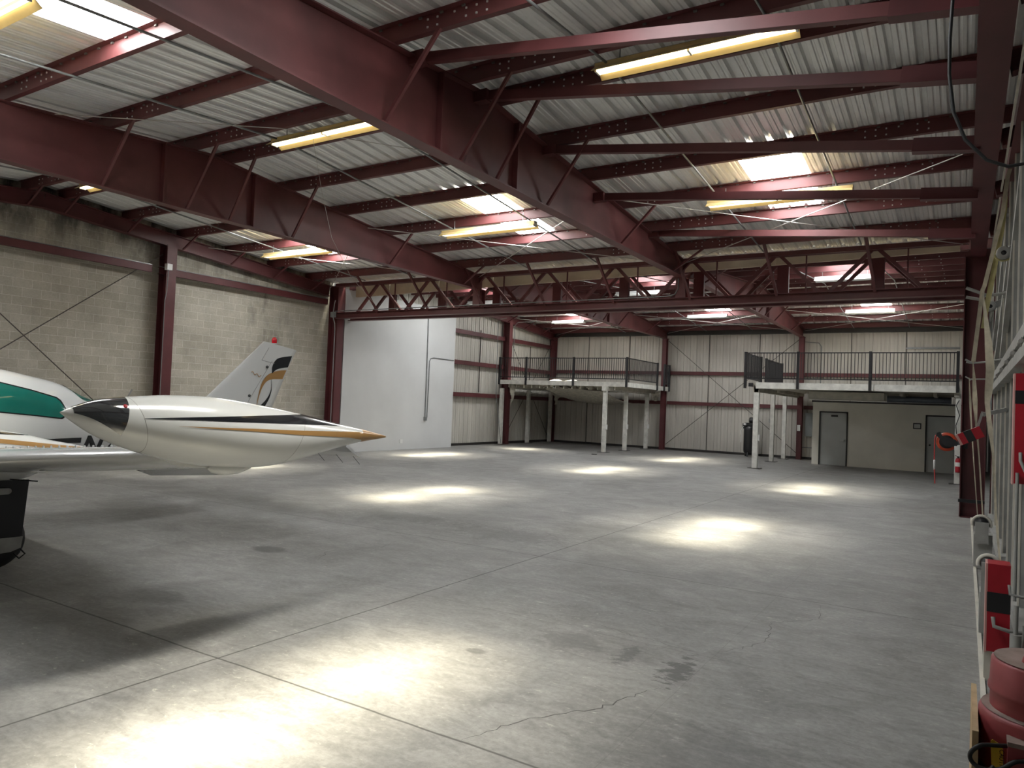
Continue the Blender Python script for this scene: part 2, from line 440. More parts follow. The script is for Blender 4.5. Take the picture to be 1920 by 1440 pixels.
# white drywall partition over the left wall
w = MB(); w.box(XL + .01, -17.72, 17.72, 23.98, 0, 5.5)
wd = struct(w.build('wall_drywall', 'white'))
w = MB(); w.box(-17.72, -17.705, 20.79, 20.95, .24, .38)
tag(w.build('outlet_plate', 'plastic'), 'white outlet plate low on the white drywall partition', 'outlet', None, 'thing')
# concrete kerb carrying the hangar door
w = MB(); w.box(.14, .95, Y0, 16.6, -.01, .03); struct(w.build('trim_1', 'floor'))
w = MB(); w.box(.13, .16, Y0, 16.6, 0, .05); struct(w.build('trim_2', 'doorpale'))

# ------------------------------------------------------------------ frames
def rafter(x, name, label, near=True):
    ya, yb = (-.75, YV + .12) if near else (YV2 - .1, YE - .1)
    zb = 5.12 if near else 5.2
    rd = RIDGE if near else RIDGE2
    r = thing(name, label, 'rafter', (x, rd, zb), 'main roof rafters')
    top = lambda y: (6.26 if near else 6.18) - abs(y - rd) / 12
    m = MB()
    for a, b in ((ya, rd), (rd, yb)):
        m.add([(x + sx * .006, y, z) for sx in (-1, 1) for y, z in ((a, zb + .014), (b, zb + .014), (b, top(b) - .014), (a, top(a) - .014))],
              [(0, 1, 2, 3), (7, 6, 5, 4), (0, 4, 5, 1), (1, 5, 6, 2), (2, 6, 7, 3), (3, 7, 4, 0)])
    m.build('web', 'steel', r)
    m = MB(); m.bar((x, ya, zb), (x, yb, zb), .21, .018); m.build('bottom_flange', 'steel', r)
    m = MB()
    for a, b in ((ya, rd), (rd, yb)): m.bar((x, a, top(a) - .011), (x, b, top(b) - .011), .21, .018)
    m.build('top_flange', 'steel', r)
    for d in (-.92, .98):
        m = MB()
        for sx in (-1, 1): m.box(x + sx * .008, x + sx * .1, rd + d - .012, rd + d + .012, zb + .01, top(rd + d) - .02)
        m.build('stiffener', 'steel', r)
    off = (-8.0 + 0, ) and ((-1.92, -.4, .4, 1.92, 4.96, 8.0) if near else (-6.4, -3.5, -1.9, -.4, .4, 1.9, 4.9))
    for d in off:
        y = rd + d
        for sx in (1, -1):
            m = MB(); m.bar((x + sx * .8, y, top(y) + .01), (x + sx * .07, y + (.05 if d > 0 else -.05), zb + .02), .045, .04)
            m.build('flange_brace', 'steel', r)
    return r
rafter(R1, 'roof_rafter', 'deep maroon steel rafter above the aeroplane, second from the block wall')
rafter(R2, 'roof_rafter', 'deep maroon steel rafter nearest the hangar door, across the top of the photo')
rafter(R1, 'roof_rafter', 'maroon steel rafter beyond the truss ending above the left mezzanine', False)
rafter(R2, 'roof_rafter', 'maroon steel rafter beyond the truss ending above the right mezzanine', False)

def rake(x, ya, rd, yb, zt, label, purl):
    r = thing('rake_beam', label, 'rake beam', (x, rd, zt), 'sloping beams on top of the left wall')
    top = lambda y: zt - abs(y - rd) / 12
    m = MB()
    for a, b in ((ya, rd), (rd, yb)):
        m.bar((x, a, top(a) - .18), (x, b, top(b) - .18), .014, .32)
    m.build('web', 'steel_wall', r)
    for dz, nm in ((-.345, 'bottom_flange'), (-.012, 'top_flange')):
        m = MB()
        for a, b in ((ya, rd), (rd, yb)): m.bar((x, a, top(a) + dz), (x, b, top(b) + dz), .2, .016)
        m.build(nm, 'steel_wall', r)
    for y in purl:
        m = MB(); m.bar((x + .72, y + .02, top(y) + .02), (x + .06, y + .02, top(y) - .34), .04, .04); m.build('flange_brace', 'steel_wall', r)
    return r
PN = [16.35, 14.83, 13.31, 11.79, 10.27, 8.75, 7.95, 6.43, 4.91, 3.39, 1.87, .35]
PF = [32.75, 31.3, 29.75, 28.2, 26.65, 25.6, 24.8, 23.2, 21.65, 20.1, 18.55]
rake(RL + .02, Y0 + .1, RIDGE, 17.2, 6.26, 'maroon sloping rake beam along the top of the block wall', PN[:9])
rake(RL + .02, 24.02, RIDGE2, YE - .15, 6.18, 'maroon sloping rake beam along the top of the far left metal wall', PF[:7])

def purlin(y, label, group, near=True, zt=None):
    rd = RIDGE if near else RIDGE2
    z0 = pb(y) if near else 6.18 - abs(y - rd) / 12
    p = thing('roof_purlin', label, 'purlin', (-9, y, z0), group)
    x0, x1 = XL + .05, .62
    m = MB()
    m.box(x0, x1, y - .002, y + .002, z0, z0 + PH)
    m.box(x0, x1, y, y + .075, z0, z0 + .005); m.box(x0, x1, y + .071, y + .075, z0, z0 + .02)
    m.box(x0, x1, y - .075, y, z0 + PH - .005, z0 + PH)
    m.build('channel', 'steel', p)
    if not near and y > 31.5: return p
    first = {}
    def put_piece(nm, mt, cx, cy, cz, hx, hy, hz):
        if nm not in first:
            b = MB(); b.box(-hx, hx, -hy, hy, -hz, hz); o = b.build(nm, mt); first[nm] = o
        else: o = first[nm].copy(); COL.objects.link(o)
        o.parent = p; o.location = (cx - p.location.x, cy - p.location.y, cz - p.location.z)
    for xr in (R1, R2, RL, .1):
        for d in (.62, .76, 1.0, 1.16, 1.3, 1.44) if near else (.7, 1.2):
            for sx in (-1, 1):
                xx = xr + sx * d
                if not (max(x0, -17.5) < xx < -.15): continue
                for zz in ((.055, .145) if d != 1.0 else (.145,)): put_piece('bolt', 'bolt', xx, y - .007, z0 + zz, .0105, .006, .0105)
    if near:
        for k in range(-46, 11): put_piece('clip', 'clip', XA + k * PIT, y - .013, z0 + PH - .019, .022, .01, .011)
    return p
for i, y in enumerate(PN):
    if y < 1: continue
    purlin(y, f'dark maroon roof purlin of the near roof, {ORD[i]} one counted from the valley truss', 'purlins of the near roof')
for i, y in enumerate(PF):
    purlin(y, f'dark maroon roof purlin of the far roof, {ORD[i]} one counted from the end wall', 'purlins of the far roof', False)

# sloping struts from the near rafter to the door header
STR = [(6.9, 6.12, 5.33), (8.3, 6.18, 5.31), (10.27, 6.05, 5.24), (12.2, 5.78, 5.16), (15.0, 5.72, 5.2)]
for i, (y, za, zb) in enumerate(STR):
    r = thing('header_strut', f'maroon channel strut from rafter to door header, {ORD[i]} counted from the camera', 'strut', (-3, y, za), 'struts to the door header')
    m = MB(); a, b = V((R2 + .1, y, za)), V((-.25, y, lerp(za, zb, .97)))
    m.bar(a, b, .012, .125); m.bar(a + V((0, .04, -.06)), b + V((0, .04, -.06)), .085, .01); m.bar(a + V((0, .04, .06)), b + V((0, .04, .06)), .085, .01)
    m.build('channel', 'steel', r)
    m = MB(); c = V((-.62, y - .01, lerp(za, zb, .91) - .02)); d = V((.1, y - .01, zb - .03)); m.bar(c, d, .14, .17); m.build('end_sleeve', 'steel_wall', r)
    m = MB(); m.bar((.3, y, zb + .0), (.62, y, zb + .06), .14, .2); m.build('outer_stub', 'steel_wall', r)
    m = MB(); m.box(R2 + .01, R2 + .22, y - .07, y + .07, za - .1, za + .06); m.build('end_bracket', 'steel', r)
r = thing('door_header_beam', 'maroon beam running over the hangar door to the right-hand column', 'header beam', (.15, 8, 5.2))
m = MB(); m.ibeam((.16, Y0, 5.32), (.16, 17.1, 5.32), .26, .32); m.build('beam', 'steel_wall', r)
r = thing('door_header_girder', 'dark maroon outer girder behind the door header above the hangar door', 'girder', (.5, 8, 5.3))
m = MB(); m.box(.44, .46, Y0, 17.1, 5.12, 5.6); m.bar((.5, Y0, 5.1), (.5, 17.1, 5.1), .2, .02); m.build('web', 'steel_wall', r)
m = MB(); m.bar((.37, Y0, 5.13), (.37, 17.1, 5.13), .02, .05); m.build('edge_strip', 'doorpale', r)

# columns
def column(x, y, z1, label, w=.28, d=.3, flip=False, base=True):
    r = thing('steel_column', label, 'column', (x, y, 0), 'maroon building columns')
    m = MB()
    m.ibeam((x, y, 0), (x, y, z1), w, d, .016, .012, up=(0, 1, 0) if not flip else (1, 0, 0))
    m.build('shaft', 'steel_wall', r)
    if base:
        m = MB(); m.box(x - w / 2 - .03, x + w / 2 + .03, y - d / 2 - .03, y + d / 2 + .03, 0, .015); m.build('base_plate', 'steel_wall', r)
    return r
column(-17.93, 11.42, pb(11.42) - .34, 'maroon column standing midway along the block wall', .28, .34, True)
column(-17.86, 17.47, 5.56, 'maroon column where the block wall meets the white partition', .3, .4, True)
column(-17.95, 28.35, 5.6, 'dark maroon column against the left metal wall behind the left mezzanine', .26, .34, True)
column(-17.98, YE - .25, 5.35, 'dark maroon column in the far left corner of the metal walls', .26, .26, False)
column(R1 - .02, YE - .28, 5.2, 'maroon end wall column beside the left mezzanine', .2, .26)
column(R2, YE - .28, 5.2, 'maroon end wall column behind the right mezzanine', .2, .26)
c = column(.15, 17.16, 5.2, 'big maroon column at the end of the hangar door, behind the hose reel', .3, .42, True)
m = MB(); m.box(-.08, .36, 16.86, 16.93, .3, .36); m.build('clamp_band', 'black', c)
column(.55, 17.2, 5.1, 'dark maroon outer column just behind the hangar door edge', .2, .3)
for x, lab in ((R1, 'maroon column stub joining the middle rafter to the truss'), (R2, 'maroon column stub joining the right rafter to the truss')):
    m = MB(); m.ibeam((x, YV, 4.62), (x, YV, 5.12), .24, .3, .016, .012, up=(0, 1, 0))
    tag(m.build('truss_post', 'steel'), lab, 'column stub', 'column stubs on the truss', 'thing')

# wall girts
def girt(p, q, lab, h=.2, off=(0, 0, 0), n=(1, 0, 0), strip=None):
    r = thing('wall_girt', lab, 'girt', p, 'horizontal wall girts')
    m = MB(); n = V(n); p, q = V(p), V(q)
    m.bar(p, q, .012, h)
    for k in (-1, 1): m.bar(p + n * -.04 + V((0, 0, k * h / 2)), q + n * -.04 + V((0, 0, k * h / 2)), .085, .008)
    m.build('channel', 'steel_wall', r)
    if strip:
        m = MB(); a = n * -.02 + V((0, 0, h / 2 + .02)); m.bar(p + a, q + a, .05, .016); m.build('conduit', 'galv', r)
    return r
girt((-17.95, Y0 + .1, 4.99), (-17.95, 11.0, 4.99), 'maroon girt across the nearer half of the block wall', .17, strip=1)
girt((-17.95, 11.2, 4.98), (-17.95, 17.15, 4.98), 'maroon girt across the farther half of the block wall', .17, strip=1)
for z, nm in ((4.82, 'top'), (3.52, 'middle'), (2.17, 'bottom')):
    girt((-18.05, 24.0, z), (-18.05, YE - .3, z), f'{nm} maroon girt on the left metal wall past the white partition', .17)
for z, nm in ((3.6, 'upper'), (2.2, 'lower')):
    for a, b, bay in ((-17.85, R1 - .12, 'behind the left mezzanine'), (R1 + .1, R2 - .1, 'between the two mezzanines'), (R2 + .12, -.15 if z > 3 else -5.05, 'behind the right mezzanine')):
        girt((a, YE - .14, z), (b, YE - .14, z), f'{nm} maroon girt on the end wall {bay}', .15, n=(0, -1, 0))
m = MB(); m.bar((XL, YE - .12, 5.5), (.7, YE - .12, 5.5), .16, .26)
tag(m.build('eave_strut', 'frame'), 'dark eave strut running along the top of the end wall', 'eave strut', None, 'thing')
m = MB(); m.bar((-2.05, YE - .04, 4.72), (-.2, YE - .04, 4.72), .04, .07)
tag(m.build('wall_angle', 'galv'), 'short grey angle high on the end wall above the right mezzanine railing', 'angle', None, 'thing')

# ------------------------------------------------------------------ valley truss, gutter
def truss(y, lab, plates, braces):
    t = thing('roof_truss', lab, 'truss', (-9, y, 4.44), 'valley trusses')
    m = MB(); m.ibeam((-17.7, y, 4.53), (.0, y, 4.53), .22, .19, .016, .014); m.build('bottom_chord', 'steel', t)
    m = MB(); m.bar((-17.7, y - .06, 5.53), (0, y - .06, 5.53), .07, .1); m.bar((-17.7, y + .06, 5.53), (0, y + .06, 5.53), .07, .1); m.build('top_chord', 'steel', t)
    X = [-1.7 - 2.02 * k for k in range(8)]
    for x in X:
        for d in (-.93, .93):
            m = MB(); m.bar((x + (.06 if d > 0 else -.06), y, 5.5), (x + d, y, 4.6), .075, .075); m.build('diagonal', 'steel', t)
        if plates:
            m = MB(); m.box(x - .13, x + .13, y - .05, y + .05, 4.6, 5.5); m.build('vertical_plate', 'steel_wall', t)
        else:
            m = MB(); m.bar((x + .62, y + .03, 4.62), (x + .62, y + .03, 5.5), .03, .03); m.build('hanger_rod', 'steel_wall', t)
        if braces:
            m = MB(); m.bar((x - .1, y - .92, 5.6), (x + .02, y - .05, 4.58), .06, .05); m.build('kicker_brace', 'steel', t)
    return t
truss(YV, 'maroon open web truss spanning under the valley, the nearer of two', False, True)
truss(YV2, 'maroon open web truss just behind the valley gutter', True, False)
g = MB()
rows = []
for x, dz in ((-17.2, -.12), (-.15, .12)):
    rows.append([(x, 17.64, 5.6 + dz * .3), (x, 17.66, 5.3 + dz), (x, 17.74, 5.3 + dz), (x, 17.76, 5.6 + dz * .3)])
g.grid(rows, 0, False); 
for k in range(1, 9):
    x = -17.7 + k * 1.98; dz = lerp(-.12, .12, k / 9); g.box(x - .012, x + .012, 17.61, 17.64, 5.3 + dz, 5.58)
tag(g.build('valley_gutter', 'gutter'), 'long cream sheet metal valley gutter lying behind the truss', 'gutter', None, 'thing')
m = MB()
m.tube([(-17.6, YV - .16, 4.66), (-6.3, YV - .16, 4.66), (-6.08, YV - .16, 4.7), (-6.0, YV - .16, 4.84), (-6.0, YV - .16, 5.08)], .014, 6)
tag(m.build('conduit', 'galv'), 'thin grey conduit running along the bottom chord of the nearer truss', 'conduit', None, 'thing')

# ------------------------------------------------------------------ rods, conduits, wires
def rod(name, pts, r, mat, lab, cat, group=None):
    m = MB(); m.tube(pts, r, 6); return tag(m.build(name, mat), lab, cat, group, 'thing')
for x, nm in ((-1.93, 'rightmost'), (-3.93, 'second from the right'), (-8.0, 'third from the right'), (-10.05, 'fourth from the right'), (-14.0, 'fifth from the right'), (-16.0, 'leftmost')):
    rod('sag_rod', [(x, Y0 + .4, pb(Y0 + .4) - .03), (x, RIDGE, pb(RIDGE) - .03), (x, 16.8, pb(16.8) - .03)], .017, 'galv', f'grey conduit strung along under the near roof purlins, {nm}', 'conduit', 'conduits under the near roof')
for x, nm in ((-1.93, 'rightmost'), (-3.93, 'second from the right'), (-8.0, 'third from the right'), (-10.05, 'fourth from the right'), (-14.0, 'leftmost')):
    P = [(x, y, 6.18 - abs(y - RIDGE2) / 12 - .03) for y in (18.3, RIDGE2, YE - .4)]
    rod('sag_rod', P, .015, 'galv', f'grey conduit under the far roof purlins beyond the truss, {nm}', 'conduit', 'conduits under the far roof')
for (xa, xb, nm) in ((RL + .2, R1 - .1, 'left bay'), (R1 + .1, R2 - .1, 'middle bay'), (R2 + .1, -.1, 'right bay')):
    for k, (a, b) in enumerate(((12.5, 17.1), (17.1, 12.5))):
        rod('brace_rod', [(xa, a, pb(a) - .09), (xb, b, pb(b) - .09)], .009, 'cable', f'bright brace rod before the truss, {nm}, ' + ('receding to the right' if k == 0 else 'receding to the left'), 'brace rod', 'roof brace rods')
    for k, (a, b) in enumerate(((28.6, 32.8), (32.8, 28.6))):
        za, zb = 6.18 - (a - RIDGE2) / 12 - .09, 6.18 - (b - RIDGE2) / 12 - .09
        rod('brace_rod', [(xa, a, za), (xb, b, zb)], .009, 'cable', f'pale brace rod near the end wall, {nm}, ' + ('receding to the right' if k == 0 else 'receding to the left'), 'brace rod', 'roof brace rods')
rod('brace_rod', [(R1 + .1, 5.6, pb(5.6) - .02), (-9.5, 7.9, pb(7.9) - .04), (R2 - .15, 11.2, pb(11.2) - .05)], .007, 'cable', 'thin brace rod crossing the middle bay below the lit lamp at the ridge', 'brace rod', 'roof brace rods')
XW = -17.98
rod('wall_brace_rod', [(XW, 11.3, 5.42), (XW, 4.6, -.3 + .6)], .013, 'darkrod', 'dark diagonal rod on the block wall rising toward the column', 'brace rod', 'wall brace rods')
rod('wall_brace_rod', [(XW, 5.0, 5.66), (XW, 10.95, .45)], .013, 'darkrod', 'dark diagonal rod on the block wall falling toward the column', 'brace rod', 'wall brace rods')
for a, b, nm in ((5.1, .25, 'falling to the right'), (.25, 5.1, 'rising to the right')):
    rod('wall_brace_rod', [(R1 + .12, YE - .2, a), (R2 - .12, YE - .2, b)], .013, 'darkrod', f'thin dark cross brace rod on the end wall between mezzanines, {nm}', 'brace rod', 'wall brace rods')
for a, b, nm in ((5.1, .3, 'falling away'), (.3, 4.9, 'rising away')):
    rod('wall_brace_rod', [(-18.1, 28.6, a), (-18.1, YE - .4, b)], .013, 'darkrod', f'thin dark cross brace rod on the left metal wall behind the mezzanine, {nm}', 'brace rod', 'wall brace rods')
xw = -17.7
r = rod('conduit', [(xw, 22.15, 5.3), (xw, 22.18, 3.6), (xw, 22.2, 1.2)], .022, 'galv', 'grey vertical conduit on the white partition ending in a box', 'conduit')
m = MB(); m.box(xw - .02, xw + .05, 22.13, 22.27, 1.08, 1.22); m.build('outlet_box', 'galv', r)
rod('conduit', [(xw, 22.32, 1.2), (xw, 22.34, 3.38), (xw, 22.42, 3.5), (xw, 22.6, 3.54), (xw, 23.9, 3.53)], .018, 'galv', 'grey conduit bending from the partition box toward the metal wall', 'conduit')
rod('conduit', [(-17.6, 27.55, .08), (-17.95, 27.55, 2.2), (-18.0, 27.55, 5.5), (-17.9, 27.6, 5.66), (-17.7, 27.8, 5.72)], .015, 'galv', 'thin grey conduit rising on the left metal wall beside the column', 'conduit')
rod('conduit', [(-17.7, 28.5, 2.0), (-17.7, 28.5, 5.45), (-17.6, 28.6, 5.62), (-16.8, 29.0, 5.7)], .015, 'galv', 'thin conduit bending off the column behind the left mezzanine', 'conduit')
rod('conduit', [(-17.62, 17.15, 5.02), (-17.6, 17.1, 4.9), (-17.58, 17.05, 4.62), (-17.58, 17.05, 4.45), (-17.52, 17.07, 4.25), (-17.5, 17.07, 4.1), (-17.5, 17.07, .95)], .016, 'galv', 'pale conduit snaking down the column beside the white partition', 'conduit')
m = MB(); m.box(-17.66, -17.5, 17.0, 17.1, 4.45, 4.62); tag(m.build('junction_box', 'galv'), 'small grey junction box on the column beside the white partition', 'junction box', 'junction boxes', 'thing')
m = MB(); m.box(-17.72, -17.6, 11.2, 11.34, 4.98, 5.14); tag(m.build('junction_box', 'plastic'), 'small white junction box where the block wall girt meets the column', 'junction box', 'junction boxes', 'thing')
rod('conduit', [(-17.66, 11.27, 4.98), (-17.66, 11.25, 4.4), (-17.72, 11.25, 4.2), (-17.72, 11.25, .4)], .013, 'galv', 'thin pale conduit hanging down the column on the block wall', 'conduit')
rod('thin_wire', [(-8.95, 8.0, 6.2), (-8.95, 8.3, 5.2), (-9.3, 8.9, 4.6), (-9.9, 10.0, 4.15), (-10.5, 11.4, 3.8)], .003, 'cable', 'very thin wire hanging from the roof in the middle bay', 'wire')
rod('conduit', [(-7.15, YE - .06, .3), (-7.15, YE - .06, 2.1)], .02, 'galv', 'grey vertical conduit on the end wall left of the black compressor', 'conduit')
m = MB(); m.box(-7.25, -7.05, YE - .14, YE - .03, 1.5, 1.66); tag(m.build('junction_box', 'galv'), 'grey switch box on the end wall left of the black compressor', 'junction box', 'junction boxes', 'thing')
m = MB(); m.box(-5.75, -5.4, YE - .2, YE - .02, .98, 1.98); m.box(-5.74, -5.41, YE - .215, YE - .2, 1.0, 1.96); tag(m.build('electrical_panel', 'doorgrey'), 'grey electrical panel on the end wall beside the office', 'electrical panel', None, 'thing')
m = MB(); m.box(R2 - .06, R2 + .06, YE - .5, YE - .43, 1.2, 1.45); tag(m.build('switch_box', 'plastic'), 'white switch box on the end wall column behind the right mezzanine', 'switch box', None, 'thing')
rod('conduit', [(R2 + .1, YE - .15, 5.0), (-5.3, YE - .1, 4.95), (-5.2, YE - .1, 4.8), (-5.2, YE - .1, 3.0)], .02, 'galv', 'grey conduit bending down the end wall above the right mezzanine', 'conduit')
rod('conduit', [(-6.0, YE - .06, .5), (-5.05, YE - .06, .5)], .02, 'galv', 'low horizontal pipe on the end wall beside the office corner', 'conduit')

# ------------------------------------------------------------------ fluorescent lamps
def lamp(cx, cy, cz, warm, label, h=1.22):
    L = thing('fluorescent_light', label, 'light', (cx, cy, cz), 'fluorescent strip lights')
    m = MB(); m.box(cx - h, cx + h, cy - .065, cy + .065, cz, cz + .055); m.build('housing', 'housing', L)
    m = MB()
    for sy in (-1, 1):
        P = [(cy + sy * .066, cz + .05), (cy + sy * .068, cz - .012), (cy + sy * .16, cz - .085), (cy + sy * .166, cz - .08), (cy + sy * .076, cz - .006)]
        m.grid([[(x, a, b) for a, b in P] for x in (cx - h, cx + h)], 0, False)
    m.box(cx - h, cx + h, cy - .066, cy + .066, cz - .006, cz)
    m.build('reflector', 'reflector' if warm else 'reflectorw', L)
    for sy in (-1, 1):
        for sx in (-1, 1):
            m = MB(); m.tube([(cx + sx * .015, cy + sy * .042, cz - .038), (cx + sx * (h - .03), cy + sy * .042, cz - .038)], .019, 8); m.build('tube', 'tube' if warm else 'tubew', L)
    for sx in (-1, 0, 1):
        m = MB(); m.box(cx + sx * (h - .015) - .012, cx + sx * (h - .015) + .012, cy - .066, cy + .066, cz - .06, cz + .0); m.build('lamp_holder', 'plastic', L)
    for sx in (-1, 1):
        m = MB(); m.bar((cx + sx * h * .74, cy, cz + .05), (cx + sx * h * .74, cy, cz + .26), .012, .012); m.build('hanger', 'galv', L)
    return L
A = lamp(-2.87, 8.32, 6.19, True, 'lit yellowish strip light at the ridge in the right bay')
def put(x, y, z, lab, src=A): return dup(src, (x + 2.87, y - 8.32, z - 6.19), lab)
put(-8.97, 8.32, 6.19, 'lit yellowish strip light at the ridge in the middle bay')
put(-15.1, 8.32, 6.19, 'lit strip light at the ridge in the left bay by the block wall')
put(-2.87, 13.15, 5.68, 'strip light past the ridge in the right bay near the skylight')
put(-8.97, 13.15, 5.68, 'strip light past the ridge in the middle bay near the skylight')
put(-15.2, 13.3, 5.66, 'strip light past the ridge in the left bay near the block wall')
put(-9.1, 3.38, 5.7, 'yellowish strip light at the upper left corner of the photo')
B = lamp(-3.0, 22.6, 5.86, False, 'white strip light seen through the truss in the right bay', .8)
def put2(x, y, z, lab): return dup(B, (x + 3.0, y - 22.6, z - 5.86), lab)
put2(-9.7, 23.6, 5.88, 'white strip light seen through the truss in the middle bay')
put2(-16.5, 24.2, 5.9, 'white strip light seen through the truss in the left bay')
put2(-2.97, 28.9, 5.72, 'white strip light under the far roof above the right mezzanine')
put2(-8.9, 29.0, 5.72, 'white strip light under the far roof between the mezzanines')
put2(-15.4, 29.4, 5.7, 'white strip light under the far roof above the left mezzanine')

# ------------------------------------------------------------------ mezzanines
def railing(parent, p, q, posts, z0=2.72, zr=(3.06, 3.92)):
    """one straight railing: a part with its rails, balusters as sub-parts"""
    p, q = V((p[0], p[1], 0)), V((q[0], q[1], 0)); d = (q - p); L = d.length; d.normalize()
    m = MB()
    for z in zr: m.bar(p + V((0, 0, z)), q + V((0, 0, z)), .035, .035)
    r = m.build('railing', 'black', parent)
    for t in posts:
        a = p + d * t; m = MB(); m.box(a.x - .04, a.x + .04, a.y - .04, a.y + .04, z0, 3.96); o = m.build('rail_post', 'black'); o.parent = r
    n = int(L / .1); me = None
    for k in range(1, n):
        a = p + d * (L * k / n)
        if min(abs(L * k / n - t) for t in posts) < .05: continue
        if me is None:
            m = MB(); m.box(-.009, .009, -.009, .009, zr[0], zr[1]); o = m.build('baluster', 'black'); me = o
        else: o = me.copy(); COL.objects.link(o)
        o.location = (a.x, a.y, 0); o.parent = r
    return r
def mez_post(parent, x, y, z1, w=.15, box=True):
    m = MB(); m.box(x - w / 2, x + w / 2, y - w / 2, y + w / 2, .015, z1); p = m.build('post', 'whitepaint', parent)
    m = MB(); m.box(x - .2, x + .2, y - .2, y + .2, 0, .015); o = m.build('base_plate', 'frame'); o.parent = p
    if box:
        m = MB(); m.box(x + w / 2, x + w / 2 + .05, y - .05, y + .05, .95, 1.15); o = m.build('outlet_box', 'plastic'); o.parent = p
random.seed(3)
def tatter(x, y, z, L, wd):
    rows = []
    for k in range(7):
        t = k / 6; a = random.uniform(-.07, .07)
        rows.append([(x + u * wd * (1 - .6 * t) + a, y + .06 * math.sin(3 * u + 4 * t) + .02, z - L * t) for u in (-.5, -.2, .1, .4)])
    return rows
mz = thing('mezzanine', 'white storage mezzanine with black railing in the far left corner', 'mezzanine', (-15, 30, 0), 'mezzanine platforms')
m = MB(); m.box(-17.78, -11.85, 27.95, 32.6, 2.76, 2.9); m.build('deck', 'beige', mz)
m = MB(); m.box(-18.05, -11.8, 27.86, 27.95, 2.74, 2.93); m.build('edge_beam', 'whitepaint', mz)
m = MB(); m.box(-11.88, -11.8, 27.95, 32.9, 2.74, 2.93); m.build('edge_beam', 'whitepaint', mz)
m = MB(); m.box(-12.78, -12.62, 27.6, 32.6, 2.55, 2.74); m.build('beam', 'whitepaint', mz)
m = MB(); m.box(-18.0, -17.86, 28.55, 32.6, 2.55, 2.74); m.build('beam', 'whitepaint', mz)
m = MB()
for k in range(14): m.box(-17.6 + k * .4, -17.55 + k * .4, 28.0, 32.8, 2.6, 2.76)
m.build('joist', 'beige', mz)
m = MB(); m.grid([[(-15.9 + 2.9 * u, 28.3 + 4.3 * t, 2.6 - .55 * math.sin(PI * t * .6) + .06 * math.sin(5 * u + 3 * t)) for u in (0, .25, .5, .75, 1)] for t in [k / 8 for k in range(9)]]); m.build('sagging_liner', 'insul', mz)
for (x, y) in ((-12.7, 27.8), (-12.7, 30.0), (-12.7, 32.5)): mez_post(mz, x, y, 2.55)
for (x, y) in ((-17.93, 28.0), (-17.93, 30.4), (-17.93, 32.6)): mez_post(mz, x, y, 2.55, box=False)
for (x, y, L, wd) in ((-17.5, 28.2, .95, .3), (-17.5, 32.4, .8, .5), (-12.3, 32.5, .45, .5)):
    m = MB(); m.grid(tatter(x, y, 2.7, L, wd)); m.build('torn_insulation', 'insul', mz)
m = MB()
for k in range(12):
    x = -17.4 + k * .42; m.grid(tatter(x, 27.98, 2.76, random.uniform(.06, .16), random.uniform(.15, .35)))
m.build('torn_insulation', 'insul', mz)
m = MB(); m.grid([[(-15.6 + u * 1.2, 28.2 + t * .5, 2.93 + .09 * math.sin(9 * u) * math.sin(PI * t) + .02) for u in [k / 8 for k in range(9)]] for t in (0, .33, .66, 1)]); m.build('loose_batt', 'paper', mz)
railing(mz, (-18.0, 27.84), (-11.78, 27.84), (0.0, 1.4, 3.75, 6.2))
railing(mz, (-11.78, 27.9), (-11.78, 31.3), (3.4,))
railing(mz, (-11.78, 32.2), (-11.78, 32.85), (0, .65))

mr = thing('mezzanine', 'white storage mezzanine with black railing over the beige office', 'mezzanine', (-3, 29, 0), 'mezzanine platforms')
m = MB(); m.box(-6.3, -.15, 25.5, 32.6, 2.78, 2.92); m.build('deck', 'beige', mr)
m = MB(); m.box(-6.05, -2.45, 25.4, 25.5, 2.72, 2.93); m.build('edge_beam', 'whitepaint', mr)
m = MB(); m.box(-2.43, -.15, 25.41, 25.5, 2.72, 2.93); m.build('edge_beam', 'whitepaint', mr)
m = MB(); m.box(-6.12, -5.98, 25.5, 32.9, 2.6, 2.78); m.build('beam', 'beige', mr)
m = MB(); m.box(-.28, -.15, 25.5, 32.9, 2.6, 2.78); m.build('beam', 'beige', mr)
for k in range(6):
    m = MB(); m.box(-5.9 + k, -5.8 + k, 28.0, 32.8, 2.66, 2.78); m.build('joist', 'beige', mr)
m = MB(); m.grid([[(-5.9 + 4.2 * u, 25.6 + 2.2 * t, 2.76 - .05 * math.sin(PI * u) * t - .02 * t + .008 * math.sin(11 * u)) for u in [k / 10 for k in range(11)]] for t in (0, .5, 1)]); m.build('sagging_liner', 'insul', mr)
mez_post(mr, -6.05, 25.6, 2.72, .17); mez_post(mr, -6.42, 29.8, 2.78, box=False); mez_post(mr, -6.45, 32.2, 2.78, box=False); mez_post(mr, -.17, 25.62, 2.72, .14, box=False)
m = MB(); m.box(-6.15, -5.95, 25.5, 25.7, 2.6, 2.8); m.build('post_cap', 'insul', mr)
m = MB(); m.box(-6.3, -6.16, 25.42, 25.5, 2.78, 2.9); m.build('beam_stub', 'black', mr)
railing(mr, (-6.4, 25.36), (-.2, 25.36), (0, 1.7, 3.85, 6.2))
railing(mr, (-6.4, 25.4), (-6.4, 27.6), (0, 2.2), 2.78)
railing(mr, (-6.4, 28.4), (-6.4, 31.2), (0, 2.8), 2.78)
m = MB()
rows = []
for k in range(13):
    t = k / 12; x = -4.55 + 2.3 * t
    rows.append([(x, 26.6, 2.7), (x, 26.6, 2.445 + .015 * math.sin(7 * t)), (x, 27.6, 2.44), (x, 27.6, 2.7)])
m.grid(rows); m.add([rows[0][0], rows[0][1], rows[0][2], rows[0][3]], [(0, 1, 2, 3)]); m.add(rows[-1], [(0, 1, 2, 3)])
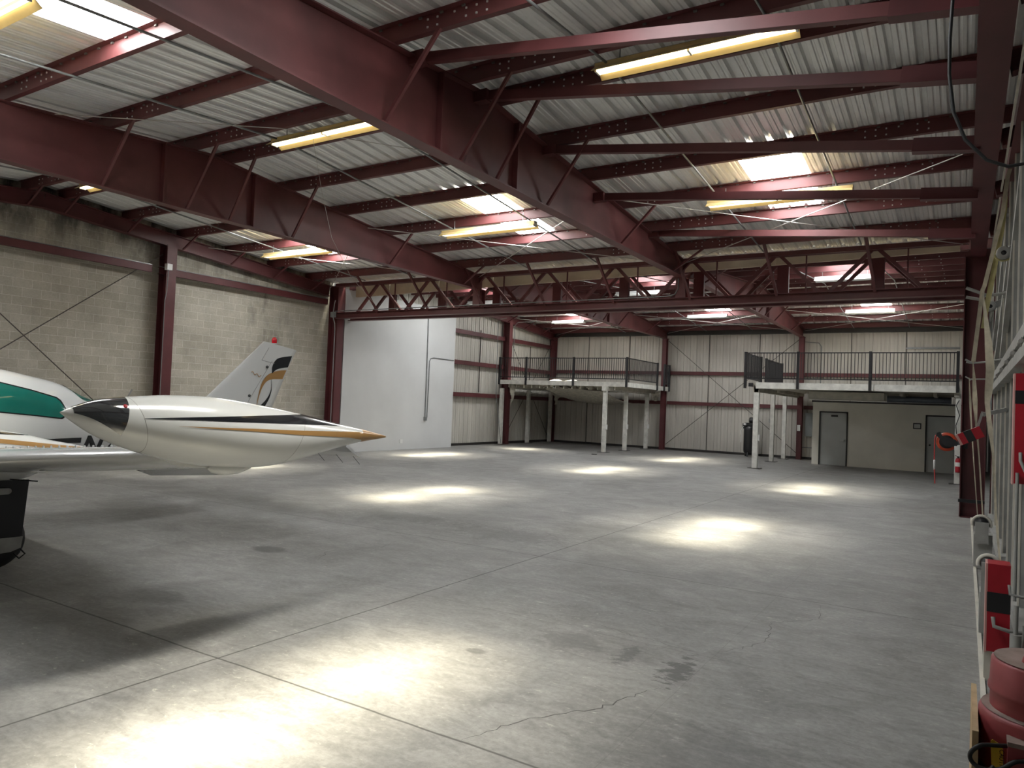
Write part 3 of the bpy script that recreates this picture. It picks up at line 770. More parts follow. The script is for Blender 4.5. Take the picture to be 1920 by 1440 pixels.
tag(m.build('wrapped_duct', 'duct'), 'beige wrapped duct hanging under the right mezzanine over the office', 'duct', None, 'thing')
m = MB(); m.tube([(-2.4, 29.6, 2.58), (-.4, 29.6, 2.58)], .12, 14); tag(m.build('round_duct', 'duct2'), 'dark bluish round duct lying on the office roof by the wall', 'duct', None, 'thing')

# ------------------------------------------------------------------ office
w = MB()
OY = 30.3
dl, dr = (-4.78, -3.76), (-1.2, -.2)
def front(x0, x1, z0, z1): w.box(x0, x1, OY, OY + .12, z0, z1)
front(-5.02, dl[0], 0, 2.42); front(dl[0], dl[1], 2.06, 2.42); front(dl[1], dr[0], 0, 2.42); front(dr[0], dr[1], 2.06, 2.42); front(dr[1], -.12, 0, 2.42)
w.box(-5.02, -4.9, OY + .12, YE - .06, 0, 2.42); w.box(-5.02, -.1, OY, YE - .06, 2.42, 2.44)
struct(w.build('wall_office', 'office'))
w = MB(); w.box(-5.06, -.1, OY - .03, OY + .0, 2.41, 2.47); w.box(-5.06, -5.02, OY - .03, YE - .06, 2.41, 2.47); struct(w.build('trim_3', 'frame'))
def door(n, x0, x1, hx, lever):
    d = MB(); d.box(x0 + .05, x1 - .05, OY + .02, OY + .06, .01, 2.01); o = struct(d.build(f'door_{n}', 'door'))
    fr = MB(); fr.box(x0, x0 + .05, OY - .02, OY + .12, 0, 2.06); fr.box(x1 - .05, x1, OY - .02, OY + .12, 0, 2.06); fr.box(x0, x1, OY - .02, OY + .12, 2.01, 2.06)
    q = fr.build('door_frame', 'frame'); q.parent = o
    h = MB(); h.lathe((hx, OY, .98), [(.0, -.025), (.032, -.025), (.032, .02), (0, .02)], 12, 'y')
    if lever: h.bar((hx, OY - .045, .98), (hx - .12, OY - .045, .985), .018, .02); h.tube([(hx, OY - .05, .98), (hx, OY, .98)], .01, 8)
    else: h.lathe((hx, OY - .04, .98), [(0, -.03), (.022, -.025), (.03, 0), (.02, .02), (.012, .04)], 12, 'y')
    q = h.build('door_handle', 'bolt' if lever else 'frame'); q.parent = o
    return o
d1 = door(1, dl[0], dl[1], dl[1] - .13, True)
d2 = door(2, dr[0], dr[1], dr[0] + .15, False)
sgn = MB(); sgn.box(-4.36, -4.12, OY + .005, OY + .02, 1.86, 1.93); q = sgn.build('door_sign', 'black'); q.parent = d1
pf = thing('picture_frame', 'small dark framed notice on the office wall between the doors', 'picture', (-1.46, OY, 1.65))
m = MB(); m.box(-1.59, -1.33, OY - .025, OY, 1.54, 1.75); m.build('frame', 'frame', pf)
m = MB(); m.box(-1.555, -1.365, OY - .03, OY - .02, 1.575, 1.715); m.build('notice', 'paper', pf)
m = MB()
for k in range(4): m.box(-1.53, -1.39 - .02 * (k % 2), OY - .032, OY - .029, 1.60 + k * .027, 1.606 + k * .027)
m.build('printed_lines', 'doorgrey', pf)

# ------------------------------------------------------------------ black compressor
cp = thing('air_compressor', 'tall black vertical air compressor against the end wall', 'compressor', (-7.85, 32.2, 0))
m = MB(); m.lathe((-7.85, 32.2, 0), [(0, .1), (.17, .1), (.25, .2), (.26, .3), (.26, 1.15), (.24, 1.27), (.12, 1.34), (0, 1.35)], 24); m.build('tank', 'black', cp)
for k in range(3):
    a = 2 * PI * k / 3 + .4; m = MB(); m.bar((-7.85 + .2 * math.cos(a), 32.2 + .2 * math.sin(a), .25), (-7.85 + .26 * math.cos(a), 32.2 + .26 * math.sin(a), 0), .05, .05); m.build('foot', 'black', cp)
m = MB(); m.box(-8.05, -7.68, 32.05, 32.35, 1.33, 1.45); m.lathe((-7.74, 32.2, 1.56), [(0, -.14), (.12, -.14), (.13, -.1), (.13, .12), (.09, .15), (0, .15)], 16, 'x'); m.build('motor', 'black', cp)
m = MB(); m.box(-8.15, -8.00, 32.1, 32.3, 1.2, 1.42); m.build('pump_head', 'black', cp)
m = MB(); m.box(-8.08, -7.98, 31.98, 32.06, 1.35, 1.43); m.build('gauge', 'plastic', cp)
m = MB(); m.tube([(-8.10, 32.1, 1.3), (-8.18, 31.98, 1.1), (-8.14, 31.95, .9), (-8.16, 31.95, .6)], .014, 6); m.build('hose', 'plastic', cp)
m = MB(); m.box(-12.4, -12.2, 26.05, 26.12, 0, .03); m.box(-12.35, -12.25, 26.0, 26.2, .0, .02)
tag(m.build('floor_bracket', 'black'), 'small black bracket lying on the floor in front of the left mezzanine', 'bracket', None, 'thing')

# ------------------------------------------------------------------ the aeroplane, parked parallel to the left wall
AX = -10.15
ap = thing('light_aircraft', 'white twin-engined light aircraft with black and gold stripes and a tip tank', 'aircraft', (AX, 4, 0))
FUS = [(.5, .04, 1.12, 1.2), (.75, .24, .94, 1.34), (1.2, .42, .82, 1.44), (1.9, .54, .76, 1.53), (2.35, .58, .75, 1.68), (2.9, .6, .75, 1.98), (3.5, .61, .75, 2.09), (4.1, .61, .77, 2.075), (4.6, .59, .8, 1.985),
       (4.95, .56, .83, 1.9), (5.2, .53, .85, 1.77), (5.5, .49, .88, 1.665), (6.2, .38, .96, 1.57), (7.0, .27, 1.05, 1.53), (7.8, .17, 1.14, 1.5), (8.4, .09, 1.21, 1.46), (8.62, .02, 1.28, 1.4)]
NF = 2.5
def fus_x(y, z, tab=FUS, n=NF):
    hw, zb, zt = cat_interp(tab, y); zc, hz = (zb + zt) / 2, (zt - zb) / 2
    return hw * max(0, 1 - min(1, abs((z - zc) / hz)) ** n) ** (1 / n)
def fus_z(y, x, tab=FUS, n=NF):
    hw, zb, zt = cat_interp(tab, y); zc, hz = (zb + zt) / 2, (zt - zb) / 2
    return zc + hz * max(0, 1 - min(1, abs(x / hw)) ** n) ** (1 / n)
def body(tab, cx, n, ya, yb, steps, nr=40):
    rings = []
    for i in range(steps + 1):
        y = lerp(ya, yb, i / steps); hw, zb, zt = cat_interp(tab, y); zc, hz = (zb + zt) / 2, (zt - zb) / 2
        rg = []
        for k in range(nr):
            t = 2 * PI * k / nr; c, s_ = math.cos(t), math.sin(t)
            rg.append((cx + hw * math.copysign(abs(c) ** (2 / n), c), y, zc + hz * math.copysign(abs(s_) ** (2 / n), s_)))
        rings.append(rg)
    return MB().loft(rings)
def patch(fx, top, bot, y0, y1, ny=24, nz=8, side=1, cx=AX, off=.004):
    rows = []
    for i in range(ny + 1):
        y = lerp(y0, y1, i / ny); a, b = lin(bot, y), lin(top, y)
        rows.append([(cx + side * (fx(y, lerp(a, b, j / nz)) + off), y, lerp(a, b, j / nz)) for j in range(nz + 1)])
    return MB().grid(rows)
fu = body(FUS, AX, NF, .5, 8.62, 90, 56).build('fuselage', 'acwhite', ap)
for side in (1, -1):
    m = patch(fus_x, [(2.75, 1.86), (3.2, 1.93), (3.7, 1.93), (4.08, 1.885), (4.45, 1.80), (4.74, 1.715), (4.8, 1.66), (4.825, 1.6)], [(2.75, 1.58), (4.08, 1.545), (4.5, 1.505), (4.8, 1.47), (4.825, 1.50)], 3.0, 4.825, 40, 8, side)
    o = m.build('cabin_window', 'greenglass'); o.parent = fu
    m = patch(fus_x, [(2.9, 1.90), (3.2, 1.95), (3.7, 1.95), (4.08, 1.90), (4.45, 1.815), (4.75, 1.73), (4.82, 1.67), (4.845, 1.6)], [(2.9, 1.565), (4.08, 1.53), (4.5, 1.49), (4.8, 1.455), (4.845, 1.49)], 2.98, 4.845, 40, 8, side, off=.002)
    o = m.build('window_seal', 'acblack'); o.parent = fu
def toppatch(x0f, x1f, y0, y1, off=.004, ny=14, nx=12):
    rows = []
    for i in range(ny + 1):
        y = lerp(y0, y1, i / ny); a, b = lin(x0f, y), lin(x1f, y)
        rows.append([(AX + lerp(a, b, j / nx), y, fus_z(y, lerp(a, b, j / nx)) + off) for j in range(nx + 1)])
    return MB().grid(rows)
o = toppatch([(4.98, -.3), (5.1, -.4), (5.3, -.36), (5.47, -.15)], [(4.98, .3), (5.1, .4), (5.3, .36), (5.47, .15)], 4.98, 5.47).build('rear_window', 'greenglass'); o.parent = fu
o = toppatch([(2.4, -.45), (2.85, -.4)], [(2.4, .45), (2.85, .4)], 2.4, 2.85).build('windshield', 'greenglass'); o.parent = fu
for side in (1, -1):
    o = patch(fus_x, [(4.3, 1.205), (8, 1.27)], [(4.3, 1.14), (8, 1.2)], 4.3, 8.2, 40, 3, side, off=.003).build('black_stripe', 'acblack'); o.parent = fu
    o = patch(fus_x, [(4.3, 1.11), (8, 1.17)], [(4.3, 1.05), (8, 1.13)], 4.3, 8.2, 40, 3, side, off=.003).build('gold_stripe', 'acgold'); o.parent = fu
    o = patch(fus_x, [(5.0, 1.27)], [(5.0, 1.0)], 5.06, 6.9, 30, 5, side, off=.0045).build('registration_panel', 'acwhite'); o.parent = fu
    # registration letters
    cu = bpy.data.curves.new('registration', 'FONT'); cu.body = 'N72'; cu.size = .34; cu.shear = .28; cu.offset = .012; cu.extrude = .003; cu.space_character = 1.22
    o = text_mesh('registration_letters', cu, 'acblack')
    import bmesh
    bm = bmesh.new(); bm.from_mesh(o.data); bmesh.ops.triangulate(bm, faces=bm.faces[:]); bmesh.ops.subdivide_edges(bm, edges=bm.edges[:], cuts=3, use_grid_fill=True)
    for v in bm.verts:
        y = 5.06 + v.co.x if side == 1 else 6.1 - v.co.x; z = 1.0 + v.co.y
        v.co = (AX + side * (fus_x(y, z) + .008 + v.co.z), y, z)
    bm.to_mesh(o.data); bm.free()
    o.parent = fu
fu['label'] = 'white fuselage with green tinted windows'

# fin and rudder
def fin_half(y, z):   # half thickness of the fin
    le, te = lerp(6.83, 8.26, (z - 1.43) / 1.32), lerp(8.42, 8.99, (z - 1.43) / 1.25)
    t = min(1, max(0, (y - le) / (te - le))); return .075 * lerp(1, .65, (z - 1.43) / 1.3) * 2.2 * (math.sqrt(t) * (1 - t) * .9 + .02 * (1 - t))
rings = []
for i in range(13):
    z = lerp(1.36, 2.70, i / 12); le, te = lerp(6.83, 8.26, (z - 1.43) / 1.32), lerp(8.42, 8.99, (z - 1.43) / 1.25)
    if i >= 11: le += .03 * (i - 10)
    tt = [k / 14 for k in range(15)]; P = []
    zz = lambda y: z + (0 if i < 11 else (i - 10) / 2 * lerp(.06, -.03, (y - le) / (te - le)))
    for t in tt: y = lerp(le, te, t ** 1.5); P.append((AX + fin_half(y, z), y, zz(y)))
    for t in tt[::-1][1:-1]: y = lerp(le, te, t ** 1.5); P.append((AX - fin_half(y, z), y, zz(y)))
    rings.append(P)
fin = MB().loft(rings).build('tail_fin', 'acwhite', ap)
def strip2(A, B, n=24, nz=6):
    """patch on the fin between two outlines A and B given as (Y, Z)"""
    def along(P, t):
        k = t * (len(P) - 1); i = min(int(k), len(P) - 2); u = k - i
        p0, p1, p2, p3 = P[max(i - 1, 0)], P[i], P[i + 1], P[min(i + 2, len(P) - 1)]
        return [0.5 * (2*p1[c] + (p2[c]-p0[c])*u + (2*p0[c]-5*p1[c]+4*p2[c]-p3[c])*u*u + (3*p1[c]-p0[c]-3*p2[c]+p3[c])*u**3) for c in (0, 1)]
    out = []
    for side in (1, -1):
        rows = []
        for i in range(n + 1):
            a, b = along(A, i / n), along(B, i / n)
            rows.append([(AX + side * (fin_half(lerp(a[0], b[0], j / nz), lerp(a[1], b[1], j / nz)) + .004), lerp(a[0], b[0], j / nz), lerp(a[1], b[1], j / nz)) for j in range(nz + 1)])
        out.append(rows)
    return out
for nm, mt, A, B in (('black_stripe', 'acblack', [(8.455, 2.235), (8.45, 2.34), (8.51, 2.45), (8.62, 2.51), (8.9, 2.56)], [(8.462, 2.225), (8.5, 2.262), (8.56, 2.30), (8.65, 2.325), (8.82, 2.355)]),
                     ('gold_stripe', 'acgold', [(8.16, 1.66), (8.19, 1.86), (8.24, 2.04), (8.33, 2.17), (8.45, 2.24), (8.62, 2.285), (8.79, 2.30)], [(8.17, 1.66), (8.21, 1.84), (8.265, 1.98), (8.35, 2.085), (8.47, 2.125), (8.58, 2.135), (8.71, 2.14)]),
                     ('black_stripe', 'acblack', [(8.455, 2.12), (8.475, 1.95), (8.44, 1.81), (8.39, 1.72), (8.34, 1.64)], [(8.448, 2.12), (8.46, 1.96), (8.42, 1.85), (8.34, 1.75), (8.22, 1.65)])):
    m = MB()
    for rows in strip2(A, B): m.grid(rows)
    o = m.build(nm, mt); o.parent = fin
m = MB()
for side in (1, -1):
    for a, b in (((7.9, 1.6), (8.44, 2.44)), ((8.22, 2.44), (8.5, 2.40)), ((8.22, 2.44), (8.36, 2.66))):
        P = [(AX + side * (fin_half(lerp(a[0], b[0], k / 8), lerp(a[1], b[1], k / 8)) + .002), lerp(a[0], b[0], k / 8), lerp(a[1], b[1], k / 8)) for k in range(9)]
        m.tube(P, .004, 4)
o = m.build('rudder_gap', 'acgrey'); o.parent = fin
m = MB()
for y, z in ((8.0, 1.83), (8.34, 2.33)): m.lathe((AX + fin_half(y, z), y, z), [(0, -.01), (.03, -.01), (.02, .02), (0, .025)], 8, 'x')
o = m.build('hinge_fairing', 'acblack'); o.parent = fin
m = MB(); P = [(AX + fin_half(8.1 + .1 * t, 2.2) + .004, 8.02 + .2 * t, 2.22 - .06 * t + .02 * math.sin(14 * t)) for t in [k / 16 for k in range(17)]]; m.tube(P, .006, 4)
o = m.build('gold_script', 'acgold'); o.parent = fin
m = MB(); m.lathe((AX, 8.5, 2.72), [(0, 0), (.045, 0), (.045, .03)], 14); m.build('beacon_base', 'acwhite', ap)
m = MB(); m.lathe((AX, 8.5, 2.75), [(.04, 0), (.045, .03), (.042, .07), (.025, .1), (0, .105)], 14); m.build('beacon', 'redlens', ap)['label'] = 'red rotating beacon'

# tailplane with drooped elevators, wings with drooped ailerons
def plane_half(secs, n=12):
    """lofted half wing through sections (x, LE y, TE y, z LE, z TE, thickness)"""
    rings = []
    for x, le, te, zl, zt, th in secs:
        P = []
        for t in [k / n for k in range(n + 1)]:
            u = t ** 1.6; P.append((x, lerp(le, te, u), lerp(zl, zt, u) + th * .62 * 2.6 * (math.sqrt(u) * (1 - u) * .5 + .004)))
        for t in [k / n for k in range(n, -1, -1)][1:-1]:
            u = t ** 1.6; P.append((x, lerp(le, te, u), lerp(zl, zt, u) - th * .55 * 2.6 * (math.sqrt(u) * (1 - u) * .5 + .004)))
        rings.append(P)
    return MB().loft(rings)
for s_ in (1, -1):
    o = plane_half([(AX + s_ * .05, 7.2, 8.05, 1.3, 1.3, .1), (AX + s_ * 2.42, 7.35, 7.9, 1.2, 1.17, .06)]).build('tailplane', 'acwhite', ap)
    m = MB(); rows = [[(AX + s_ * x, y, z) for y, z in ((7.86, 1.19), (8.0, 1.09), (8.16, .97), (7.99, 1.05), (7.85, 1.14))] for x in (.15, 1.3, 2.45)]
    e = m.loft(rows).build('elevator', 'acwhite'); e.parent = o
    m = MB()
    for x, y in ((2.35, 8.1), (2.0, 8.1), (1.6, 8.1)): m.tube([(AX + s_ * x, y, .99), (AX + s_ * x + .01, y + .14, .86)], .004, 5)
    e = m.build('static_wick', 'acblack'); e.parent = o
    W = [(AX + s_ * .55, 2.62, 4.55, 1.0, .99, .46), (AX + s_ * 1.85, 2.75, 4.45, 1.115, 1.08, .42), (AX + s_ * 3.3, 2.86, 4.12, 1.235, 1.16, .36), (AX + s_ * 5.55, 2.95, 3.82, 1.43, 1.36, .26)]
    wg = plane_half(W, 16).build('wing', 'acwhite', ap)
    m = MB(); rows = []
    for x, y, z in ((3.35, 4.08, 1.16), (5.0, 3.72, 1.33)):
        rows.append([(AX + s_ * x, y - .25, z + .035), (AX + s_ * x, y, z), (AX + s_ * x, y + .2, z - .12), (AX + s_ * x, y + .19, z - .135), (AX + s_ * x, y - .05, z - .04)])
    e = m.loft(rows).build('aileron', 'acwhite'); e.parent = wg
    m = MB()
    for k in range(24):
        x = 2.2 + k * .13; t = (x - 1.85) / 3.7; y = lerp(3.2, 3.18, t); z = lerp(1.115, 1.43, t) + lerp(.122, .072, t)
        m.lathe((AX + s_ * x, y, z - .012), [(.009, 0), (.008, .014), (0, .017)], 6)
    e = m.build('rivet', 'acwhite'); e.parent = wg
m = MB(); m.lathe((-6.35, 3.05, 1.20), [(0, -.02), (.03, -.02), (.0, .0)], 8); o = m.build('drain_stub', 'acgrey', ap)
m = MB(); m.tube([(-8.0, 3.55, .93), (-7.62, 3.62, .94)], .007, 6); m.build('pitot_probe', 'acblack', ap)

# tip tanks
TANK = [(2.29, .004, 1.716), (2.36, .045, 1.706), (2.5, .112, 1.685), (2.7, .168, 1.655), (3.0, .222, 1.62), (3.35, .25, 1.585), (3.75, .235, 1.55), (4.1, .19, 1.54), (4.5, .115, 1.54), (4.85, .057, 1.537), (5.1, .02, 1.525), (5.2, .004, 1.52)]
def tank_x(y, z):
    r, zc = cat_interp(TANK, y); return math.sqrt(max(0, r * r - (z - zc) ** 2))
for s_ in (1, -1):
    tx = AX + s_ * 5.55
    rings = []
    for i in range(81):
        y = lerp(2.29, 5.2, i / 80); r, zc = cat_interp(TANK, y)
        rings.append([(tx + r * math.cos(2 * PI * k / 48), y, zc + r * math.sin(2 * PI * k / 48)) for k in range(48)])
    tk = MB().loft(rings).build('tip_tank', 'acwhite', ap)
    m = MB()
    for sd in (1, -1):
        for top, bot, y0, y1, mm in (([(2.72, 1.69), (3.05, 1.70), (3.54, 1.712), (4.03, 1.72), (4.3, 1.72), (4.44, 1.70), (4.56, 1.66)], [(2.72, 1.688), (3.05, 1.68), (3.98, 1.65), (4.58, 1.625)], 2.72, 4.58, 0),
                                     ([(2.93, 1.641), (3.53, 1.62), (3.98, 1.60), (4.78, 1.572), (4.84, 1.572), (4.86, 1.7), (5.2, 1.7)], [(2.93, 1.64), (3.53, 1.60), (3.98, 1.565), (4.6, 1.53), (4.84, 1.5), (4.9, 1.4), (5.2, 1.4)], 2.93, 5.19, 1)):
            rows = []
            for i in range(61):
                y = lerp(y0, y1, i / 60); r, zc = cat_interp(TANK, y); a = max(lin(bot, y), zc - r * .999); b = min(lin(top, y), zc + r * .999)
                if b < a: b = a
                ta, tb = math.asin((a - zc) / r), math.asin((b - zc) / r)
                rows.append([(tx + sd * (r + .0025) * math.cos(lerp(ta, tb, j / 8)), y, zc + (r + .0025) * math.sin(lerp(ta, tb, j / 8))) for j in range(9)])
            m.grid(rows, mm)
    o = m.build('tank_stripe', ['acblack', 'acgold']); o.parent = tk
    m = MB(); rows = []
    for i in range(25):
        rows_i = []
        for j in range(17):
            v = j / 16; th = math.radians(lerp(112, lerp(8, -38, i / 24), v)); y = lerp(2.35, lerp(2.68, 2.60, v), i / 24)
            r, zc = cat_interp(TANK, y); rows_i.append((tx + s_ * (r + .003) * math.cos(th), y, zc + (r + .003) * math.sin(th)))
        rows.append(rows_i)
    o = m.grid(rows).build('nose_lens', 'lens'); o.parent = tk; o['label'] = 'dark clear nose lens'
    r, zc = cat_interp(TANK, 2.62); th = math.radians(40)
    m = MB(); m.lathe((0, 0, 0), [(0, .003), (.013, .003), (.015, 0)], 12)
    o = m.build('position_light', 'padred'); o.matrix_basis = Matrix.Translation((tx + s_ * (r + .002) * math.cos(th), 2.62, zc + (r + .002) * math.sin(th))) @ V((s_ * math.cos(th), -.3, math.sin(th))).to_track_quat('Z', 'Y').to_matrix().to_4x4(); o.parent = tk
    m = MB()
    for yy in (2.73, 4.0):
        P = []
        for k in range(41):
            a = 2 * PI * k / 40; yk = yy - (.05 if yy < 3 else -.1) * math.sin(a); r, zc = cat_interp(TANK, yk); P.append((tx + r * math.cos(a), yk, zc + r * math.sin(a)))
        m.tube(P, .0018, 4)
    o = m.build('panel_seam', 'acgrey'); o.parent = tk
    m = MB(); m.lathe((0, 0, 0), [(0, -.2), (.03, -.17), (.055, -.08), (.05, .05), (.02, .16), (0, .19)], 14, 'y')
    o = m.build('drain_fairing', 'acwhite'); o.location = (tx + s_ * .02, 3.5, 1.325); o.parent = tk

# engine nacelles with the main gear
NAC = [(1.0, .2, 1.0, 1.3), (1.25, .34, .88, 1.42), (2.2, .4, .84, 1.49), (3.0, .38, .84, 1.46), (3.4, .34, .85, 1.425), (3.75, .28, .89, 1.365), (4.0, .21, .99, 1.30), (4.3, .1, 1.1, 1.235), (4.5, .02, 1.17, 1.19)]
for s_ in (1, -1):
    nx = AX + s_ * 1.85
    nc = body(NAC, nx, 2.3, 1.0, 4.5, 50, 36).build('engine_nacelle', 'acwhite', ap)
    fx = lambda y, z: fus_x(y, z, NAC, 2.3)
    for sd in (1, -1):
        o = patch(fx, [(1.2, 1.36), (3.0, 1.43), (3.42, 1.405), (3.8, 1.352)], [(1.2, 1.28), (3.0, 1.385), (3.42, 1.375), (3.8, 1.348)], 1.3, 3.8, 30, 4, sd, nx, .003).build('black_stripe', 'acblack'); o.parent = nc
        o = patch(fx, [(1.2, 1.24), (3.0, 1.355), (3.42, 1.335), (3.9, 1.27), (4.3, 1.215)], [(1.2, 1.2), (3.0, 1.31), (3.42, 1.292), (3.9, 1.225), (4.3, 1.185)], 1.3, 4.4, 40, 4, sd, nx, .003).build('gold_stripe', 'acgold'); o.parent = nc
    m = MB(); m.lathe((nx, 1.0, 1.15), [(.19, 0), (.17, -.15), (.09, -.3), (0, -.36)], 20, 'y'); m.build('spinner', 'acgrey', ap)
    g = MB(); g.lathe((nx, 3.56, .285), [(.09, -.085), (.2, -.085), (.265, -.065), (.285, -.02), (.285, .02), (.265, .065), (.2, .085), (.09, .085)], 32, 'x', ring=True); wh = g.build('main_wheel', 'rubber', ap)
    m = MB(); m.lathe((nx, 3.56, .285), [(0, -.07), (.12, -.075), (.13, -.05), (.13, .05), (.12, .075), (0, .07)], 24, 'x'); o = m.build('wheel_hub', 'acgrey'); o.parent = wh
    m = MB(); m.tube([(nx - s_ * .13, 3.56, .29), (nx - s_ * .13, 3.5, .62), (nx - s_ * .1, 3.42, 1.0)], .04, 10); m.tube([(nx - s_ * .13, 3.56, .29), (nx, 3.56, .29)], .03, 8); m.build('gear_leg', 'acgrey', ap)
    m = MB(); m.loft([[(nx + s_ * (.23 + a), y, z) for y, z in ((3.12, .92), (3.75, .91), (3.71, .34), (3.14, .34))] for a in (0, .015)]); gd = m.build('gear_door', 'acblackmatt', ap)
    m = MB(); m.loft([[(nx + s_ * (.225 + a), y, z) for y, z in ((3.14, .35), (3.715, .34), (3.70, .23), (3.61, .2), (3.3, .19), (3.14, .24))] for a in (0, .035)]); o = m.build('door_skirt', 'acgrey'); o.parent = gd
    m = MB(); m.box(nx + s_ * .22, nx + s_ * .29, 3.2, 3.55, .78, .84); m.lathe((nx + s_ * .26, 3.55, .81), [(0, -.03), (.03, -.02), (.03, .02), (0, .03)], 10, 'x'); o = m.build('door_link', 'acgrey'); o.parent = gd
    m = MB(); m.tube([(nx + s_ * .2, 3.68, .26), (nx + s_ * .24, 3.75, .16), (nx + s_ * .15, 3.74, .1), (nx + s_ * .08, 3.72, .14)], .008, 6); m.build('brake_hose', 'acblackmatt', ap)
m = MB(); m.lathe((AX, 1.0, .22), [(.07, -.06), (.17, -.06), (.22, -.03), (.22, .03), (.17, .06), (.07, .06)], 28, 'x', ring=True); wh = m.build('nose_wheel', 'rubber', ap)
m = MB(); m.lathe((AX, 1.0, .22), [(0, -.05), (.1, -.055), (.1, .055), (0, .05)], 18, 'x'); o = m.build('wheel_hub', 'acgrey'); o.parent = wh
m = MB(); m.tube([(AX + .1, 1.0, .22), (AX + .1, 1.02, .5), (AX, 1.08, .95)], .035, 10); m.tube([(AX + .1, 1.0, .22), (AX, 1.0, .22)], .025, 8); m.build('nose_leg', 'acgrey', ap)
m = MB(); m.bar((AX + .2, 5.75, 1.6), (AX + .2, 5.9, 1.86), .006, .02); m.build('antenna', 'acgrey', ap)

# ------------------------------------------------------------------ hangar door on the right
hd = thing('hangar_door', 'tall grey folding hangar door with steel tubes along the right side', 'hangar door', (.6, 8, 0))
P = [(u, h) for u, h in prof_pts(int(Y0 / PIT) - 1, 57, 0) if Y0 < u < 16.9]
m = MB(); m.grid([[(.72 - h, u, z) for u, h in P] for z in (.03, 5.15)], 0, False); m.box(.735, .78, Y0, 16.95, 0, 5.2); m.build('door_sheet', 'doorgrey', hd)
for i, y in enumerate((16.3, 14.6, 13.0, 11.6, 10.4, 9.3, 8.3, 7.3, 6.0, 4.6, 3.0, 1.4)):
    m = MB(); m.box(.46, .60, y, y + .1, .05, 5.1); tb = m.build('door_stud', 'doortube', hd)
    m = MB(); m.box(.445, .462, y - .004, y + .02, .05, 5.1); o = m.build('stud_lit_edge', 'doorpale'); o.parent = tb  # pale strip paints a lit edge along each stud
for z, nm in ((2.625, 'upper_hinge_tube'), (2.465, 'lower_hinge_tube')):
    m = MB(); m.bar((.43, Y0 + .2, z), (.43, 16.3, z), .1, .11); m.build(nm, 'doortube', hd)
for y in (15.6, 13.9, 12.3, 10.9, 9.6, 8.4, 7.2, 5.5):
    m = MB(); m.tube([(.37, y - .1, 2.545), (.37, y + .1, 2.545)], .018, 12); m.box(.374, .4, y - .06, y + .06, 2.51, 2.58); m.build('hinge', 'housing', hd)
m = MB(); m.bar((.45, Y0 + .2, .12), (.45, 16.4, .12), .1, .12); m.build('bottom_tube', 'doortube', hd)
for a, b in (((9.3, 5.0), (12.0, 2.8)), ((12.0, 4.4), (14.6, 2.8)), ((13, 5.0), (15.6, 3.2))):
    m = MB(); m.bar((.5, a[0], a[1]), (.42, b[0], b[1]), .06, .09); m.build('diagonal_brace', 'doortube', hd)
def roller(y, x, z, r, lab, strap=False):
    t = thing('door_roller', lab, 'roller', (x, y, z), 'guide rollers on the hangar door')
    m = MB(); m.lathe((x, y, z), [(r * .35, -.04), (r * .8, -.05), (r, -.03), (r, .03), (r * .8, .05), (r * .35, .04)], 24, 'y', ring=True); m.build('wheel', 'doortube', t)
    m = MB(); m.lathe((x, y, z), [(0, -.035), (r * .36, -.035), (r * .36, .035), (0, .035)], 14, 'y'); m.build('axle', 'black', t)
    m = MB(); m.bar((x + r * .6, y + .03, z + r * .3), (.52, y + .1, z + .1), .05, .1); m.build('arm', 'doortube', t)
    if strap:
        m = MB(); m.tube([(x + (r + .012) * math.cos(a), y, z + (r + .012) * math.sin(a)) for a in [math.radians(q) for q in range(190, 320, 15)]], .012, 6); m.bar((x + .06, y - .02, z - r * .9), (x + .12, y - .04, z - r * 1.6), .045, .01); m.build('webbing_loop', 'strapy', t)
roller(11, .375, 4.02, .085, 'grey guide roller with yellow webbing high on the hangar door', True)
roller(14, .315, 3.75, .085, 'small grey guide roller lower down the hangar door')
def arm(y, pr, bar_, z0, lab, r):
    t = thing('strap_hook', lab, 'hook', (.3, y, z0), 'strap hooks on the hangar door')
    m = MB(); m.tube([(x, y, z) for x, z in pr], r, 8); m.build('upper_prong', 'doortube', t)
    m = MB(); m.tube([(x, y, z) for x, z in bar_], r, 8); m.build('lower_prong', 'doortube', t)
arm(12, [(-.02, 3.755), (.1, 3.70), (.21, 3.645), (.32, 3.645), (.55, 3.68)], [(-.02, 3.625), (.15, 3.585), (.21, 3.645)], 3.6, 'upper grey forked strap hook reaching out from the hangar door', .022)
arm(14, [(-.012, 2.893), (.086, 2.835), (.25, 2.85), (.5, 2.9)], [(0, 2.85), (.086, 2.835)], 2.8, 'middle grey strap hook reaching out from the hangar door', .015)
arm(15, [(-.006, 2.667), (.058, 2.62), (.27, 2.625), (.5, 2.62)], [(.058, 2.62), (.07, 2.6)], 2.6, 'lower thin grey strap hook beside the hangar door', .012)
def strap(pts, y, ws, mat, lab, tw=0):
    """a hanging flat webbing strap"""
    m = MB(); L = []
    for i in range(len(pts) - 1):
        for k in range(5): L.append((lerp(pts[i][0], pts[i + 1][0], k / 5), lerp(pts[i][1], pts[i + 1][1], k / 5), lerp(ws[i], ws[i + 1], k / 5)))
    L.append((*pts[-1], ws[-1])); ra, rb = [], []
    for i, (x, z, wd) in enumerate(L):
        c = wd / 2; t = math.sin(i * .35 + tw) * .35
        ra.append([(x - c * math.cos(t), y - c * math.sin(t), z), (x, y + .004, z), (x + c * math.cos(t), y + c * math.sin(t), z)])
    m.grid(ra); m.grid([[(p[0], p[1] + .004, p[2]) for p in r][::-1] for r in ra])
    return tag(m.build('webbing_strap', mat), lab, 'strap', 'webbing straps on the hangar door', 'thing')
